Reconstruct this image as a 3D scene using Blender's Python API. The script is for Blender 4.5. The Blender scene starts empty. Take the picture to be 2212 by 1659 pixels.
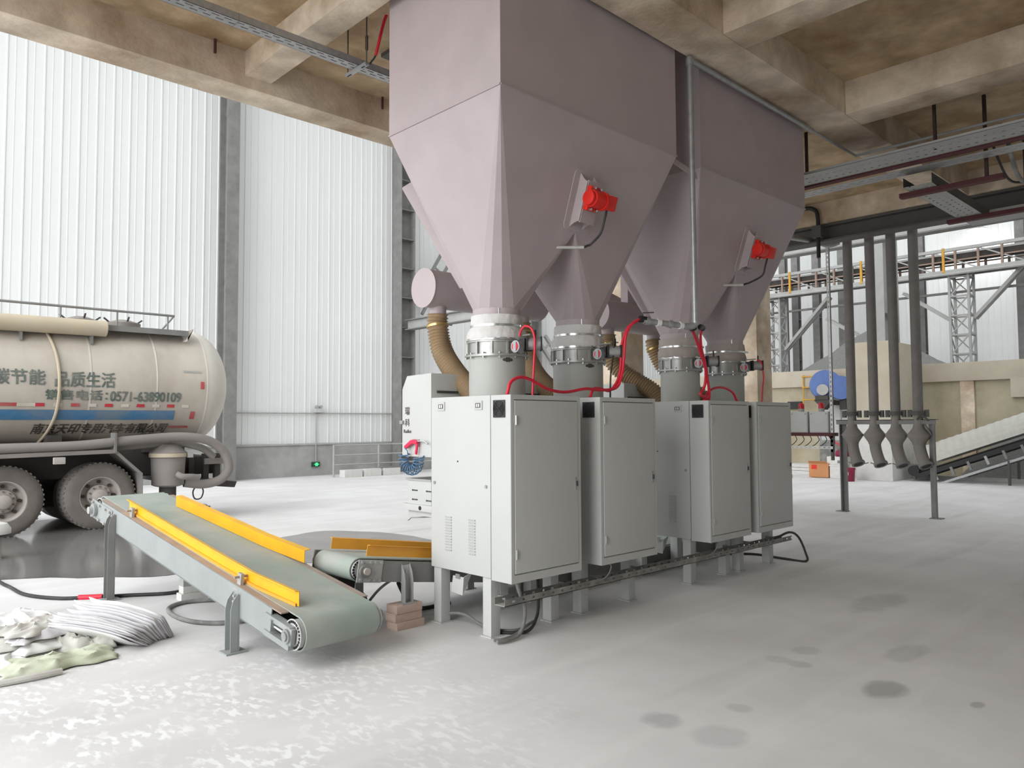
import bpy, bmesh, math, random
from mathutils import Vector, Matrix, noise
random.seed(7)
S = bpy.context.scene
COL = S.collection
PI = math.pi

# ------------------------------------------------------------------ camera
F_PX = 1647.0
ax = Vector((2830 - 1106, 904 - 829.5, F_PX)).normalized()
ay = Vector((-471 - 1106, 922 - 829.5, F_PX)); ay = (ay - ax * ax.dot(ay)).normalized()
az = ax.cross(ay)
if az.y > 0: az = -az
def cam2world(v): return Vector((ax.dot(v), ay.dot(v), az.dot(v)))
cr, cu, cf = cam2world(Vector((1, 0, 0))), cam2world(Vector((0, -1, 0))), cam2world(Vector((0, 0, 1)))
cam = bpy.data.cameras.new('camera'); camo = bpy.data.objects.new('camera', cam); COL.objects.link(camo)
M4 = Matrix((( cr.x, cu.x, -cf.x, 0), (cr.y, cu.y, -cf.y, 0), (cr.z, cu.z, -cf.z, 1.6), (0, 0, 0, 1)))
camo.matrix_world = M4
cam.sensor_width = 36.0; cam.lens = F_PX / 2212 * 36.0; cam.clip_end = 200
S.camera = camo
# ------------------------------------------------------------------ sky, sun, exposure
W = bpy.data.worlds.new('World'); S.world = W; W.use_nodes = True
bg = W.node_tree.nodes['Background']; bg.inputs[0].default_value = (0.91, 0.955, 1.0, 1); bg.inputs[1].default_value = 0.8
sun = bpy.data.lights.new('overcast_sun', 'SUN'); sun.energy = 1.15; sun.angle = math.radians(70); sun.color = (1, 1, 1)
suno = bpy.data.objects.new('overcast_sun', sun); COL.objects.link(suno)
suno.rotation_euler = Vector((0.88, 0.20, -0.36)).to_track_quat('-Z', 'Y').to_euler(); suno.location = (-20, 0, 15)
S.view_settings.view_transform = 'Standard'; S.view_settings.look = 'None'
S.view_settings.gamma = 1.0; S.view_settings.use_curve_mapping = False
S.view_settings.exposure = 1.5

# ------------------------------------------------------------------ materials
MATS = {}
def srgb(r, g, b):
    f = lambda c: c / 12.92 if c <= 0.04045 else ((c + 0.055) / 1.055) ** 2.4
    return (f(r / 255), f(g / 255), f(b / 255), 1)
def mat(name, col, rough=0.6, metal=0.0, var=0.12, scale=6.0, bump=0.0, bscale=60.0, tint=None, tfac=0.5, tscale=2.0, stretch=(1, 1, 1), spec=0.4, emit=0, trans=0, coord='Object'):
    """noise-varied paint: base colour +- var, optional second tint in large patches, fine bump"""
    m = bpy.data.materials.new(name); m.use_nodes = True; MATS[name] = m
    N = m.node_tree.nodes; L = m.node_tree.links
    b = N['Principled BSDF']; b.inputs['Roughness'].default_value = rough; b.inputs['Metallic'].default_value = metal
    b.inputs['Specular IOR Level'].default_value = spec
    tc = N.new('ShaderNodeTexCoord'); mp = N.new('ShaderNodeMapping'); mp.inputs['Scale'].default_value = stretch
    L.new(tc.outputs[coord], mp.inputs[0])
    n = N.new('ShaderNodeTexNoise'); n.inputs['Scale'].default_value = scale; n.inputs['Detail'].default_value = 6
    L.new(mp.outputs[0], n.inputs['Vector'])
    r = N.new('ShaderNodeValToRGB')
    r.color_ramp.elements[0].position = 0.3; r.color_ramp.elements[1].position = 0.7
    c = Vector(col[:3])
    r.color_ramp.elements[0].color = (*[max(0, x * (1 - var)) for x in c], 1)
    r.color_ramp.elements[1].color = (*[min(1, x * (1 + var)) for x in c], 1)
    L.new(n.outputs[0], r.inputs[0]); out = r.outputs[0]
    if tint:
        n2 = N.new('ShaderNodeTexNoise'); n2.inputs['Scale'].default_value = tscale; n2.inputs['Detail'].default_value = 8; n2.inputs['Roughness'].default_value = 0.65
        L.new(mp.outputs[0], n2.inputs['Vector'])
        r2 = N.new('ShaderNodeValToRGB'); r2.color_ramp.elements[0].position = 0.42; r2.color_ramp.elements[1].position = 0.68
        r2.color_ramp.elements[0].color = (0, 0, 0, 1); r2.color_ramp.elements[1].color = (tfac, tfac, tfac, 1)
        L.new(n2.outputs[0], r2.inputs[0])
        mx = N.new('ShaderNodeMix'); mx.data_type = 'RGBA'; L.new(r2.outputs[0], mx.inputs[0]); L.new(out, mx.inputs[6]); mx.inputs[7].default_value = tint
        out = mx.outputs[2]
    L.new(out, b.inputs['Base Color'])
    if bump:
        n3 = N.new('ShaderNodeTexNoise'); n3.inputs['Scale'].default_value = bscale; n3.inputs['Detail'].default_value = 4
        L.new(mp.outputs[0], n3.inputs['Vector'])
        bp = N.new('ShaderNodeBump'); bp.inputs['Strength'].default_value = bump; bp.inputs['Distance'].default_value = 0.02
        L.new(n3.outputs[0], bp.inputs['Height']); L.new(bp.outputs[0], b.inputs['Normal'])
    if emit:
        L.new(out, b.inputs['Emission Color']); b.inputs['Emission Strength'].default_value = emit
    if trans:
        b.inputs['Transmission Weight'].default_value = trans
    return m
mat('shaded_soffit_concrete', srgb(190, 168, 136), 0.9, var=0.22, scale=3.0, bump=0.3, bscale=25, tint=srgb(130, 98, 64), tfac=0.8, tscale=1.0)  # browner slab concrete, with some of the right bay's shade put into its colour
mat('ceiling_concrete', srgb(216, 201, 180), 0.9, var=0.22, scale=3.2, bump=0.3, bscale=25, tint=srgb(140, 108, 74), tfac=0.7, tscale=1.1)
mat('wall_concrete', srgb(176, 168, 146), 0.9, var=0.14, scale=1.5, bump=0.2, bscale=20, tint=srgb(140, 122, 92), tfac=0.5, tscale=0.7)
mat('pillar_concrete', srgb(186, 178, 162), 0.9, var=0.08, scale=1.8, bump=0.15, bscale=20, tint=srgb(170, 150, 125), tfac=0.5, tscale=0.6)
mat('grey_plinth', srgb(165, 165, 162), 0.9, var=0.12, scale=2, tint=srgb(130, 130, 128), tfac=0.5, tscale=1.2)
mat('cladding', srgb(222, 223, 221), 0.5, var=0.02, scale=1.2, tint=srgb(207, 209, 207), tfac=0.4, tscale=0.5, stretch=(1, 1, .2))
mat('steel_grey', srgb(128, 127, 124), 0.65, var=0.1, scale=4, tint=srgb(95, 93, 90), tfac=0.4, tscale=3)
mat('steel_dark', srgb(86, 84, 81), 0.65, var=0.12, scale=4)
mat('steel_light', srgb(165, 165, 162), 0.55, var=0.08, scale=4)
mat('hopper_paint', srgb(182, 169, 170), 0.5, var=0.05, scale=3, tint=srgb(172, 161, 162), tfac=0.6, tscale=1.3, bump=0.03, bscale=40)
mat('cabinet_paint', srgb(193, 194, 191), 0.38, var=0.02, scale=3, tint=srgb(190, 191, 185), tfac=0.25, tscale=1.5)
mat('cabinet_dark', srgb(40, 40, 40), 0.6)
mat('seam_dark', srgb(70, 70, 68), 0.7)
mat('fan_black', srgb(52, 51, 50), 0.55)
mat('chrome', srgb(205, 205, 202), 0.25, metal=0.9, var=0.06)
mat('galvanised', srgb(165, 166, 166), 0.42, metal=0.5, var=0.12, scale=20)
mat('aluminium', srgb(170, 170, 166), 0.4, metal=0.6, var=0.1, scale=12)
mat('pipe_grey', srgb(176, 178, 172), 0.5, var=0.08, scale=4, tint=srgb(158, 158, 150), tfac=0.5, tscale=2)
mat('white_fabric', srgb(212, 210, 207), 0.9, var=0.06, scale=8, tint=srgb(175, 170, 166), tfac=0.5, tscale=3, bump=0.5, bscale=18)
mat('dusty_fabric', srgb(178, 168, 162), 0.9, var=0.08, scale=8, tint=srgb(148, 138, 132), tfac=0.6, tscale=3, bump=0.5, bscale=18)
mat('tan_hose', srgb(158, 134, 104), 0.45, var=0.1, scale=4, tint=srgb(176, 158, 130), tfac=0.5, tscale=3)
mat('tan_wire', srgb(178, 152, 118), 0.4)
mat('brass', srgb(205, 180, 120), 0.3, metal=0.8)
mat('red_paint', srgb(222, 42, 32), 0.4, var=0.08, scale=8)
mat('red_hose', srgb(214, 40, 62), 0.35, var=0.06)
mat('dark_red_steel', srgb(86, 44, 46), 0.7, var=0.15, scale=8)
mat('black_rubber', srgb(44, 44, 44), 0.6, var=0.15, scale=5, tint=srgb(90, 88, 84), tfac=0.5, tscale=4)
mat('grey_cable', srgb(120, 120, 116), 0.7, var=0.15, tint=srgb(165, 162, 156), tfac=0.6, tscale=6)
mat('black_plastic', srgb(38, 38, 40), 0.5)
mat('conveyor_paint', srgb(150, 154, 152), 0.55, var=0.05, scale=5, tint=srgb(134, 137, 134), tfac=0.5, tscale=2)
mat('belt_green', srgb(168, 171, 164), 0.8, var=0.05, scale=4, tint=srgb(126, 150, 138), tfac=0.6, tscale=1.6)
mat('yellow_paint', srgb(232, 176, 32), 0.4, var=0.08, scale=5, tint=srgb(214, 150, 40), tfac=0.5, tscale=2)
mat('orange_paint', srgb(228, 162, 58), 0.45, var=0.06, scale=5)
mat('dusty_wood', srgb(160, 145, 132), 0.9, var=0.1)
mat('brick_pink', srgb(208, 182, 168), 0.95, var=0.1, scale=14, tint=srgb(172, 150, 138), tfac=0.5, tscale=6, bump=0.3)
mat('dusty_block', srgb(206, 204, 200), 0.95, var=0.06, scale=6)
mat('paper', srgb(206, 204, 206), 0.85, var=0.06, scale=7, tint=srgb(184, 182, 184), tfac=0.5, tscale=4)
mat('paper_white', srgb(226, 226, 224), 0.85, var=0.04, scale=6)
mat('woven_sack', srgb(200, 197, 190), 0.9, var=0.08, scale=7, tint=srgb(165, 163, 155), tfac=0.6, tscale=4)
mat('green_sack', srgb(196, 200, 180), 0.85, var=0.06, scale=5, tint=srgb(158, 166, 132), tfac=0.7, tscale=3)
mat('dark_sack', srgb(112, 112, 112), 0.85, var=0.1)
mat('tank_paint', srgb(192, 184, 172), 0.55, var=0.06, scale=1.5, tint=srgb(160, 150, 140), tfac=0.75, tscale=0.9, stretch=(1, 1, .6))
mat('tank_head', srgb(205, 200, 190), 0.55, var=0.05, scale=1.5, tint=srgb(180, 172, 162), tfac=0.5, tscale=1)
mat('tan_tube', srgb(190, 178, 156), 0.7, var=0.1, scale=4, tint=srgb(165, 150, 125), tfac=0.5)
mat('truck_dust', srgb(138, 132, 127), 0.85, var=0.12, scale=4, tint=srgb(112, 106, 102), tfac=0.5)
mat('truck_dark', srgb(70, 66, 63), 0.85, var=0.15, scale=4)
mat('pipe_dust', srgb(122, 118, 114), 0.8, var=0.12, scale=6)
mat('hanger_dark', srgb(62, 44, 42), 0.7)
mat('tyre', srgb(126, 120, 114), 0.95, var=0.12, scale=5, tint=srgb(98, 93, 88), tfac=0.5, bump=0.3)
mat('rim', srgb(178, 170, 164), 0.8, var=0.08, scale=6)
mat('blue_stripe', srgb(74, 126, 168), 0.5, var=0.05, tint=srgb(140, 145, 145), tfac=0.85, tscale=1.6)
mat('letter_grey', srgb(92, 106, 100), 0.6, var=0.1, scale=10, tint=srgb(165, 158, 148), tfac=0.6, tscale=2.5)
mat('letter_dark', srgb(72, 66, 60), 0.6, var=0.1, tint=srgb(150, 140, 130), tfac=0.55, tscale=2.5)
mat('mark_red', srgb(190, 60, 70), 0.6, tint=srgb(165, 140, 130), tfac=0.7, tscale=2.5)
mat('mark_white', srgb(208, 200, 188), 0.6)
mat('blue_paint', srgb(92, 116, 172), 0.5, var=0.08)
mat('blue_coil', srgb(82, 122, 158), 0.35)
mat('pink_gun', srgb(226, 44, 84), 0.4)
mat('gravel', srgb(128, 128, 124), 0.95, var=0.25, scale=40, bump=0.8, bscale=45)
mat('cardboard', srgb(196, 140, 96), 0.85, var=0.06)
mat('bucket_red', srgb(132, 34, 64), 0.5)
mat('bucket_white', srgb(215, 214, 210), 0.5)
mat('box_paint', srgb(190, 190, 188), 0.5, var=0.03)
mat('beacon_red', srgb(190, 40, 50), 0.3)
mat('conveyor_hood', srgb(190, 188, 180), 0.6, var=0.05, stretch=(1, 1, 1))
mat('yellow_post', srgb(200, 150, 50), 0.6)
mat('exit_green', srgb(60, 170, 110), 0.5, emit=0.6)
mat('exit_dark', srgb(40, 70, 60), 0.5)
mat('lamp_glow', (1, 1, 0.98, 1), 0.5, emit=14, var=0)
mat('rust_gallery', srgb(150, 128, 115), 0.8, var=0.1)

# floor: dusty concrete with sweep streaks, white flakes on the trodden side and dark damp patches
def floor_mat():
    m = mat('floor_concrete', srgb(214, 212, 211), 0.85, var=0.07, scale=1.3, tint=srgb(194, 191, 189), tfac=0.6, tscale=0.45)
    N, L = m.node_tree.nodes, m.node_tree.links
    b = N['Principled BSDF']; cur = b.inputs['Base Color'].links[0].from_socket
    tc = N.new('ShaderNodeTexCoord'); sp = N.new('ShaderNodeSeparateXYZ'); L.new(tc.outputs['Object'], sp.inputs[0])
    def math_(op, a, b_=None, clamp=False):
        n = N.new('ShaderNodeMath'); n.operation = op; n.use_clamp = clamp
        for i, v in enumerate((a, b_)):
            if v is None: continue
            if isinstance(v, (int, float)): n.inputs[i].default_value = v
            else: L.new(v, n.inputs[i])
        return n.outputs[0]
    def mix(fac, base, col):
        x = N.new('ShaderNodeMix'); x.data_type = 'RGBA'; L.new(fac, x.inputs[0]); L.new(base, x.inputs[6]); x.inputs[7].default_value = col
        return x.outputs[2]
    def nz(scale, stretch, rot=0, detail=5):
        mp = N.new('ShaderNodeMapping'); mp.inputs['Scale'].default_value = stretch; mp.inputs['Rotation'].default_value = (0, 0, rot)
        L.new(tc.outputs['Object'], mp.inputs[0]); n = N.new('ShaderNodeTexNoise'); n.inputs['Scale'].default_value = scale; n.inputs['Detail'].default_value = detail
        L.new(mp.outputs[0], n.inputs['Vector']); return n.outputs[0]
    def ramp(v, a, b_):
        n = N.new('ShaderNodeMapRange'); n.inputs[1].default_value = a; n.inputs[2].default_value = b_; L.new(v, n.inputs[0]); return n.outputs[0]
    # long tyre and broom streaks running along the bay
    st = ramp(nz(1.2, (0.16, 3.2, 1), 0.12), 0.52, 0.72); cur = mix(math_('MULTIPLY', st, 0.45), cur, srgb(226, 225, 222))
    st2 = ramp(nz(0.9, (0.2, 2.4, 1), 0.35), 0.58, 0.75); cur = mix(math_('MULTIPLY', st2, 0.35), cur, srgb(160, 157, 152))
    # white cement flakes near the sack pile
    fl = ramp(nz(13, (1.6, 0.8, 1), 0.7, 5), 0.50, 0.58)
    dx = math_('SUBTRACT', sp.outputs[0], 1.0); dy = math_('SUBTRACT', sp.outputs[1], 3.9)
    d2 = math_('ADD', math_('MULTIPLY', dx, dx), math_('MULTIPLY', math_('MULTIPLY', dy, dy), 1.3))
    area = ramp(d2, 7.0, 0.8); cl = math_('MAXIMUM', math_('MINIMUM', area, 1.0), 0.0)
    patch = ramp(nz(2.2, (1, 1, 1)), 0.42, 0.55)
    cur = mix(math_('MULTIPLY', math_('MULTIPLY', fl, cl), math_('MULTIPLY', patch, 0.85)), cur, srgb(240, 240, 238))
    # damp patches
    wob = nz(5, (1, 1, 1))
    for (x, y, rx, ry, k) in ((4.80, 1.81, .20, .13, .6), (3.47, 2.475, .12, .13, .45), (3.50, 2.15, .16, .16, .28), (5.66, 1.99, .28, .12, .3), (4.89, 2.54, .09, .09, .25), (4.90, 2.40, .08, .09, .32), (3.92, 2.27, .07, .08, .28), (4.91, 1.36, .07, .04, .5), (5.22, 2.50, .12, .10, .25), (7.05, 2.70, .5, .2, .28)):
        ex = math_('DIVIDE', math_('SUBTRACT', sp.outputs[0], x), rx); ey = math_('DIVIDE', math_('SUBTRACT', sp.outputs[1], y), ry)
        d = math_('ADD', math_('ADD', math_('MULTIPLY', ex, ex), math_('MULTIPLY', ey, ey)), math_('MULTIPLY', wob, 1.6))
        f = math_('MAXIMUM', math_('MINIMUM', ramp(d, 1.9, 1.2), 1.0), 0.0)
        cur = mix(math_('MULTIPLY', f, k*.75), cur, srgb(104, 104, 104))
    L.new(cur, b.inputs['Base Color'])
    return m
floor_mat()
pm = mat('wet_floor', srgb(122, 120, 118), 0.12, var=0.12, scale=1.2, spec=0.6)
mat('damp_floor', srgb(150, 147, 144), 0.55, var=0.1, scale=1.5)

# ------------------------------------------------------------------ mesh helpers
def basis(d):
    d = Vector(d).normalized(); a = Vector((0, 0, 1)) if abs(d.z) < 0.9 else Vector((1, 0, 0))
    u = d.cross(a).normalized(); return u, d.cross(u).normalized(), d
class MB:
    def __init__(s): s.v = []; s.f = []
    def add(s, vs, fs):
        n = len(s.v); s.v += [Vector(v) for v in vs]; s.f += [tuple(i + n for i in f) for f in fs]; return s
    def box(s, x0, x1, y0, y1, z0, z1):
        return s.add([(x0,y0,z0),(x1,y0,z0),(x1,y1,z0),(x0,y1,z0),(x0,y0,z1),(x1,y0,z1),(x1,y1,z1),(x0,y1,z1)],
                     [(0,3,2,1),(4,5,6,7),(0,1,5,4),(1,2,6,5),(2,3,7,6),(3,0,4,7)])
    def obox(s, c, u, v, w, a, b, h):
        c = Vector(c); u, v, w = Vector(u) * a / 2, Vector(v) * b / 2, Vector(w) * h / 2
        vs = [c + u * i + v * j + w * k for k in (-1, 1) for (i, j) in ((-1,-1),(1,-1),(1,1),(-1,1))]
        return s.add(vs, [(0,3,2,1),(4,5,6,7),(0,1,5,4),(1,2,6,5),(2,3,7,6),(3,0,4,7)])
    def bar(s, p, q, a, b, up=(0, 0, 1)):
        p, q = Vector(p), Vector(q); d = (q - p); l = d.length; d.normalize(); up = Vector(up)
        u = d.cross(up)
        if u.length < 1e-4: u = d.cross(Vector((1, 0, 0)))
        u.normalize(); w = u.cross(d)
        return s.obox((p + q) / 2, u, d, w, a, l, b)
    def cyl(s, p, q, r, n=16, r2=None, caps=True):
        p, q = Vector(p), Vector(q); u, v, d = basis(q - p); r2 = r if r2 is None else r2
        A = [p + (u * math.cos(2*PI*i/n) + v * math.sin(2*PI*i/n)) * r for i in range(n)]
        B = [q + (u * math.cos(2*PI*i/n) + v * math.sin(2*PI*i/n)) * r2 for i in range(n)]
        fs = [(i, (i+1) % n, n + (i+1) % n, n + i) for i in range(n)]
        if caps: fs += [tuple(range(n))[::-1], tuple(range(n, 2*n))]
        return s.add(A + B, fs)
    def ring(s, p, q, r0, r1, n=24):
        """thick-walled tube"""
        p, q = Vector(p), Vector(q); u, v, d = basis(q - p)
        c = [(u * math.cos(2*PI*i/n) + v * math.sin(2*PI*i/n)) for i in range(n)]
        vs = [p + k * r0 for k in c] + [p + k * r1 for k in c] + [q + k * r1 for k in c] + [q + k * r0 for k in c]
        fs = []
        for i in range(n):
            j = (i + 1) % n
            for k in range(4): fs.append((k*n + i, k*n + j, ((k+1) % 4)*n + j, ((k+1) % 4)*n + i))
        return s.add(vs, fs)
    def lathe(s, o, d, prof, n=24):
        """prof: list of (t along d, radius)"""
        o = Vector(o); u, v, d = basis(d); vs = []; fs = []
        for t, r in prof:
            for i in range(n): vs.append(o + d * t + (u * math.cos(2*PI*i/n) + v * math.sin(2*PI*i/n)) * max(r, 1e-4))
        for k in range(len(prof) - 1):
            for i in range(n):
                j = (i + 1) % n; fs.append((k*n + i, k*n + j, (k+1)*n + j, (k+1)*n + i))
        return s.add(vs, fs + [tuple(range(n))[::-1], tuple(range((len(prof)-1)*n, len(prof)*n))])
    def tube(s, path, r, n=8, caps=True):
        P = [Vector(p) for p in path]; R = r if isinstance(r, (list, tuple)) else [r] * len(P)
        T = [(P[min(i+1, len(P)-1)] - P[max(i-1, 0)]).normalized() for i in range(len(P))]
        u, v, _ = basis(T[0]); vs = []; fs = []
        for i, p in enumerate(P):
            u = (u - T[i] * u.dot(T[i])); u = u.normalized() if u.length > 1e-6 else basis(T[i])[0]
            v = T[i].cross(u)
            for k in range(n): vs.append(p + (u * math.cos(2*PI*k/n) + v * math.sin(2*PI*k/n)) * R[i])
        for i in range(len(P) - 1):
            for k in range(n):
                j = (k + 1) % n; fs.append((i*n + k, i*n + j, (i+1)*n + j, (i+1)*n + k))
        if caps: fs += [tuple(range(n))[::-1], tuple(range((len(P)-1)*n, len(P)*n))]
        return s.add(vs, fs)
    def prism(s, poly, d):
        """poly: 3D outline, extruded by vector d"""
        n = len(poly); d = Vector(d); A = [Vector(p) for p in poly]
        return s.add(A + [p + d for p in A], [tuple(range(n))[::-1], tuple(range(n, 2*n))] + [(i, (i+1) % n, n + (i+1) % n, n + i) for i in range(n)])
    def xf(s, m):
        s.v = [m @ p for p in s.v]; return s
    def build(s, name, m, parent=None, smooth=None, local=False, bevel=0, solid=0):
        me = bpy.data.meshes.new(name)
        if parent is not None:
            off = Vector((0, 0, 0)) if local else worigin(parent)
        else:
            xs = [p.x for p in s.v]; ys = [p.y for p in s.v]; zs = [p.z for p in s.v]
            off = Vector(((min(xs)+max(xs))/2, (min(ys)+max(ys))/2, min(zs)))
        me.from_pydata([p - off for p in s.v], [], s.f)
        bm = bmesh.new(); bm.from_mesh(me); bmesh.ops.recalc_face_normals(bm, faces=bm.faces)
        if bevel:
            es = [e for e in bm.edges if len(e.link_faces) == 2 and e.calc_face_angle(0) > 0.5]
            bmesh.ops.bevel(bm, geom=es, offset=bevel, segments=2, profile=0.7, affect='EDGES', clamp_overlap=True)
        bm.to_mesh(me); bm.free()
        me.materials.append(MATS[m])
        if smooth is None: smooth = 0.6
        if smooth:
            for p in me.polygons: p.use_smooth = True
            me.set_sharp_from_angle(angle=smooth)
        o = bpy.data.objects.new(name, me); COL.objects.link(o)
        if parent is not None: o.parent = parent
        else: o.location = off
        if solid:
            md = o.modifiers.new('thickness', 'SOLIDIFY'); md.thickness = solid; md.offset = 0
        return o
def worigin(o):
    l = Vector(o.location)
    while o.parent is not None: o = o.parent; l += o.location
    return l
def tag(o, label=None, cat=None, group=None, kind=None):
    if label: o['label'] = label
    if cat: o['category'] = cat
    if group: o['group'] = group
    if kind: o['kind'] = kind
    return o
def thing(name, label, cat, loc=(0, 0, 0), group=None, rz=0):
    o = bpy.data.objects.new(name, None); COL.objects.link(o); o.location = loc; o.rotation_euler = (0, 0, rz); o.empty_display_size = 0.2
    return tag(o, label, cat, group)
def struct(o): o['kind'] = 'structure'; return o
def sroot(name, loc=(0, 0, 0)):
    o = bpy.data.objects.new(name, None); COL.objects.link(o); o.location = loc; o['kind'] = 'structure'; return o
def inst(src, name, parent, loc=(0, 0, 0), rot=(0, 0, 0), scale=(1, 1, 1)):
    o = bpy.data.objects.new(name, src.data); COL.objects.link(o); o.parent = parent; o.location = loc; o.rotation_euler = rot; o.scale = scale; return o
def copy_tree(o, parent=None):
    c = o.copy(); COL.objects.link(c); c.parent = parent
    for ch in list(o.children): copy_tree(ch, c)
    return c
def spline(pts, per=8):
    P = [Vector(p) for p in pts]; P = [P[0] * 2 - P[1]] + P + [P[-1] * 2 - P[-2]]; out = []
    for i in range(1, len(P) - 2):
        a, b, c, d = P[i-1:i+3]
        for k in range(per):
            t = k / per; out.append(0.5 * ((2*b) + (c-a)*t + (2*a-5*b+4*c-d)*t*t + (3*b-a-3*c+d)*t**3))
    return out + [P[-2]]
def text_mesh(body, x0, x1, z0, z1, shear=0.0, bold=0.0):
    """flat lettering as (x,z) vertices scaled into the given rectangle"""
    c = bpy.data.curves.new('lettering', 'FONT'); c.body = body; c.shear = shear; c.offset = bold
    o = bpy.data.objects.new('lettering', c); COL.objects.link(o)
    dg = bpy.context.evaluated_depsgraph_get(); dg.update()
    me = bpy.data.meshes.new_from_object(o.evaluated_get(dg))
    vs = [v.co.copy() for v in me.vertices]; fs = [tuple(p.vertices) for p in me.polygons]
    bpy.data.objects.remove(o); bpy.data.curves.remove(c); bpy.data.meshes.remove(me)
    if not vs: return [], []
    a0, a1 = min(v.x for v in vs), max(v.x for v in vs); b0, b1 = min(v.y for v in vs), max(v.y for v in vs)
    return [(x0 + (v.x - a0) / (a1 - a0) * (x1 - x0), z0 + (v.y - b0) / (b1 - b0) * (z1 - z0)) for v in vs], fs

# ================================================================== SETTING
fl = MB().box(-14, 34, -11, 26, -0.3, 0).build('floor', 'floor_concrete'); struct(fl)
for v in fl.data.vertices: v.co += fl.location
fl.location = (0, 0, 0)

# concrete platform overhead: slab with down-stand beams
ceil = sroot('ceiling', (6, 0, 5.37))
MB().box(-0.6, 13.3, -10.5, 7.69, 5.37, 5.6).build('slab', 'shaded_soffit_concrete', ceil)
def beam(*a): return MB().box(*a).build('beam', 'ceiling_concrete', ceil, bevel=0.012)
beam(-0.6, 13.3, 7.3, 7.69, 5.0, 5.45)
beam(-0.6, 13.3, 3.43, 3.88, 5.0, 5.45)
beam(-0.6, 13.3, -0.9, -0.45, 5.0, 5.45)
beam(-0.6, 13.3, -5.4, -4.95, 5.0, 5.45)
for (x0, x1, zb) in ((3.27, 3.55, 5.115), (8.43, 8.87, 5.0), (12.85, 13.3, 5.0), (-0.6, -0.2, 5.0)):
    for (y0, y1) in ((3.88, 7.3), (-0.45, 3.43), (-4.95, -0.9)):
        if x0 == 8.43 and y0 == 3.88: zb2 = 5.1
        elif x0 == 3.27 and y0 != 3.88: continue
        else: zb2 = zb
        beam(x0, x1, y0, y1, zb2, 5.45)
for (y0, y1) in ((-0.45, 3.43), (-4.95, -0.9)): beam(5.87, 6.25, y0, y1, 5.0, 5.45)
# rebar stubs left in the soffit
for (x, y, z) in ((2.95, 7.26, 5.37), (4.9, 7.26, 5.37), (4.0, 6.2, 5.37)):
    MB().cyl((x, y, z - .14), (x, y, z + .02), .014, 6).build('rebar_stub', 'dark_red_steel', ceil)
# concrete columns carrying the platform
for (x0, x1, y0, y1, lab) in ((9.2, 9.75, 7.2, 7.69, 'brown concrete platform column behind the gap between the two hoppers'),
                              (12.95, 13.5, 7.0, 7.6, 'brown concrete platform column beside the far end of the cabinet row')):
    t = thing('concrete_column', lab, 'column', ((x0+x1)/2, (y0+y1)/2, 0))
    MB().box(x0, x1, y0, y1, 0, 5.0).build('shaft', 'ceiling_concrete', t, bevel=0.01)
    MB().box(x0-.02, x1+.02, y0-.02, y1+.02, 0, 1.75).build('collar', 'wall_concrete', t, bevel=0.01)

# ---- back wall: concrete plinth with standing white cladding sheets
wb = sroot('wall_back', (12, 21.6, 0))
MB().box(0.5, 34, 21.4, 21.75, 0, 0.98).build('plinth', 'grey_plinth', wb)
MB().box(0.5, 34, 21.36, 21.42, 0.95, 1.0).build('sill', 'steel_light', wb)
def clad_sheet(w, h):
    m = MB(); r = .03; d = .018
    prof = [(0, 0), (w - .10, 0), (w - .085, -d), (w - .035, -d), (w - .02, 0), (w, 0)]
    prof = [(0, 0), (w*.32, 0), (w*.33, -.007), (w*.38, -.007), (w*.39, 0), (w - .06, 0), (w - .05, -d), (w - .02, -d), (w - .01, 0), (w, 0)]
    vs = []; n = len(prof)
    for z in (0, h): vs += [(x, y, z) for x, y in prof]
    vs += [(w, .03, 0), (0, .03, 0), (w, .03, h), (0, .03, h)]
    fs = [(i, i+1, n+i+1, n+i) for i in range(n-1)] + [(2*n+1, 2*n, 2*n+2, 2*n+3)]
    return m.add(vs, fs)
sheet0 = clad_sheet(.40, 14.2).build('cladding_sheet', 'cladding', wb, local=True, smooth=0)
k = 0; x = 0.5
while x < 33.6:
    o = sheet0 if k == 0 else inst(sheet0, 'cladding_sheet', wb)
    o.location = (x - 12, 21.44 - 21.6, 0.98); k += 1; x += .40
# ---- right wall far away
wr = sroot('wall_right', (32, 8, 0))
MB().box(32.05, 32.4, -11, 26, 0, 3).build('plinth', 'grey_plinth', wr)
sheet1 = clad_sheet(.40, 12).build('cladding_sheet', 'cladding', wr, local=True, smooth=0)
k = 0; y = 21.6
while y > -10.6:
    o = sheet1 if k == 0 else inst(sheet1, 'cladding_sheet', wr)
    o.location = (0, y - 8, 3); o.rotation_euler = (0, 0, -PI/2); k += 1; y -= .40
# ---- unseen wall behind the camera's right hand, added to shade that side
wf = sroot('wall_front_shade', (10, -10.8, 0))
MB().box(-14, 34, -11.2, -10.9, 0, 12).build('cladding', 'cladding', wf)
rf = sroot('shading_roof', (12, 8, 14.5))  # unseen roof added to cut daylight outside the slab; gaps set the brightness
for (y0, y1) in ((-11.2, 4.0), (6.0, 10.0), (12.5, 15.5), (18.0, 22.0)):
    MB().box(-3, 19, y0, y1, 14.5, 14.7).build('shading_roof_sheet', 'cladding', rf)
for (y0, y1) in ((-11.2, -4.0), (0.5, 3.0), (7.0, 9.5), (13.5, 16.0), (20.0, 22.0)):  # gaps widened here to brighten the far wall
    MB().box(19, 34, y0, y1, 14.5, 14.7).build('shading_roof_sheet', 'cladding', rf)
wl = sroot('wall_left_shade', (-6, -5, 0))  # unseen wall piece, added to block sky light from behind the camera
MB().box(-6.3, -6.0, -11, -1.5, 0, 12).build('cladding', 'grey_plinth', wl)

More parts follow.
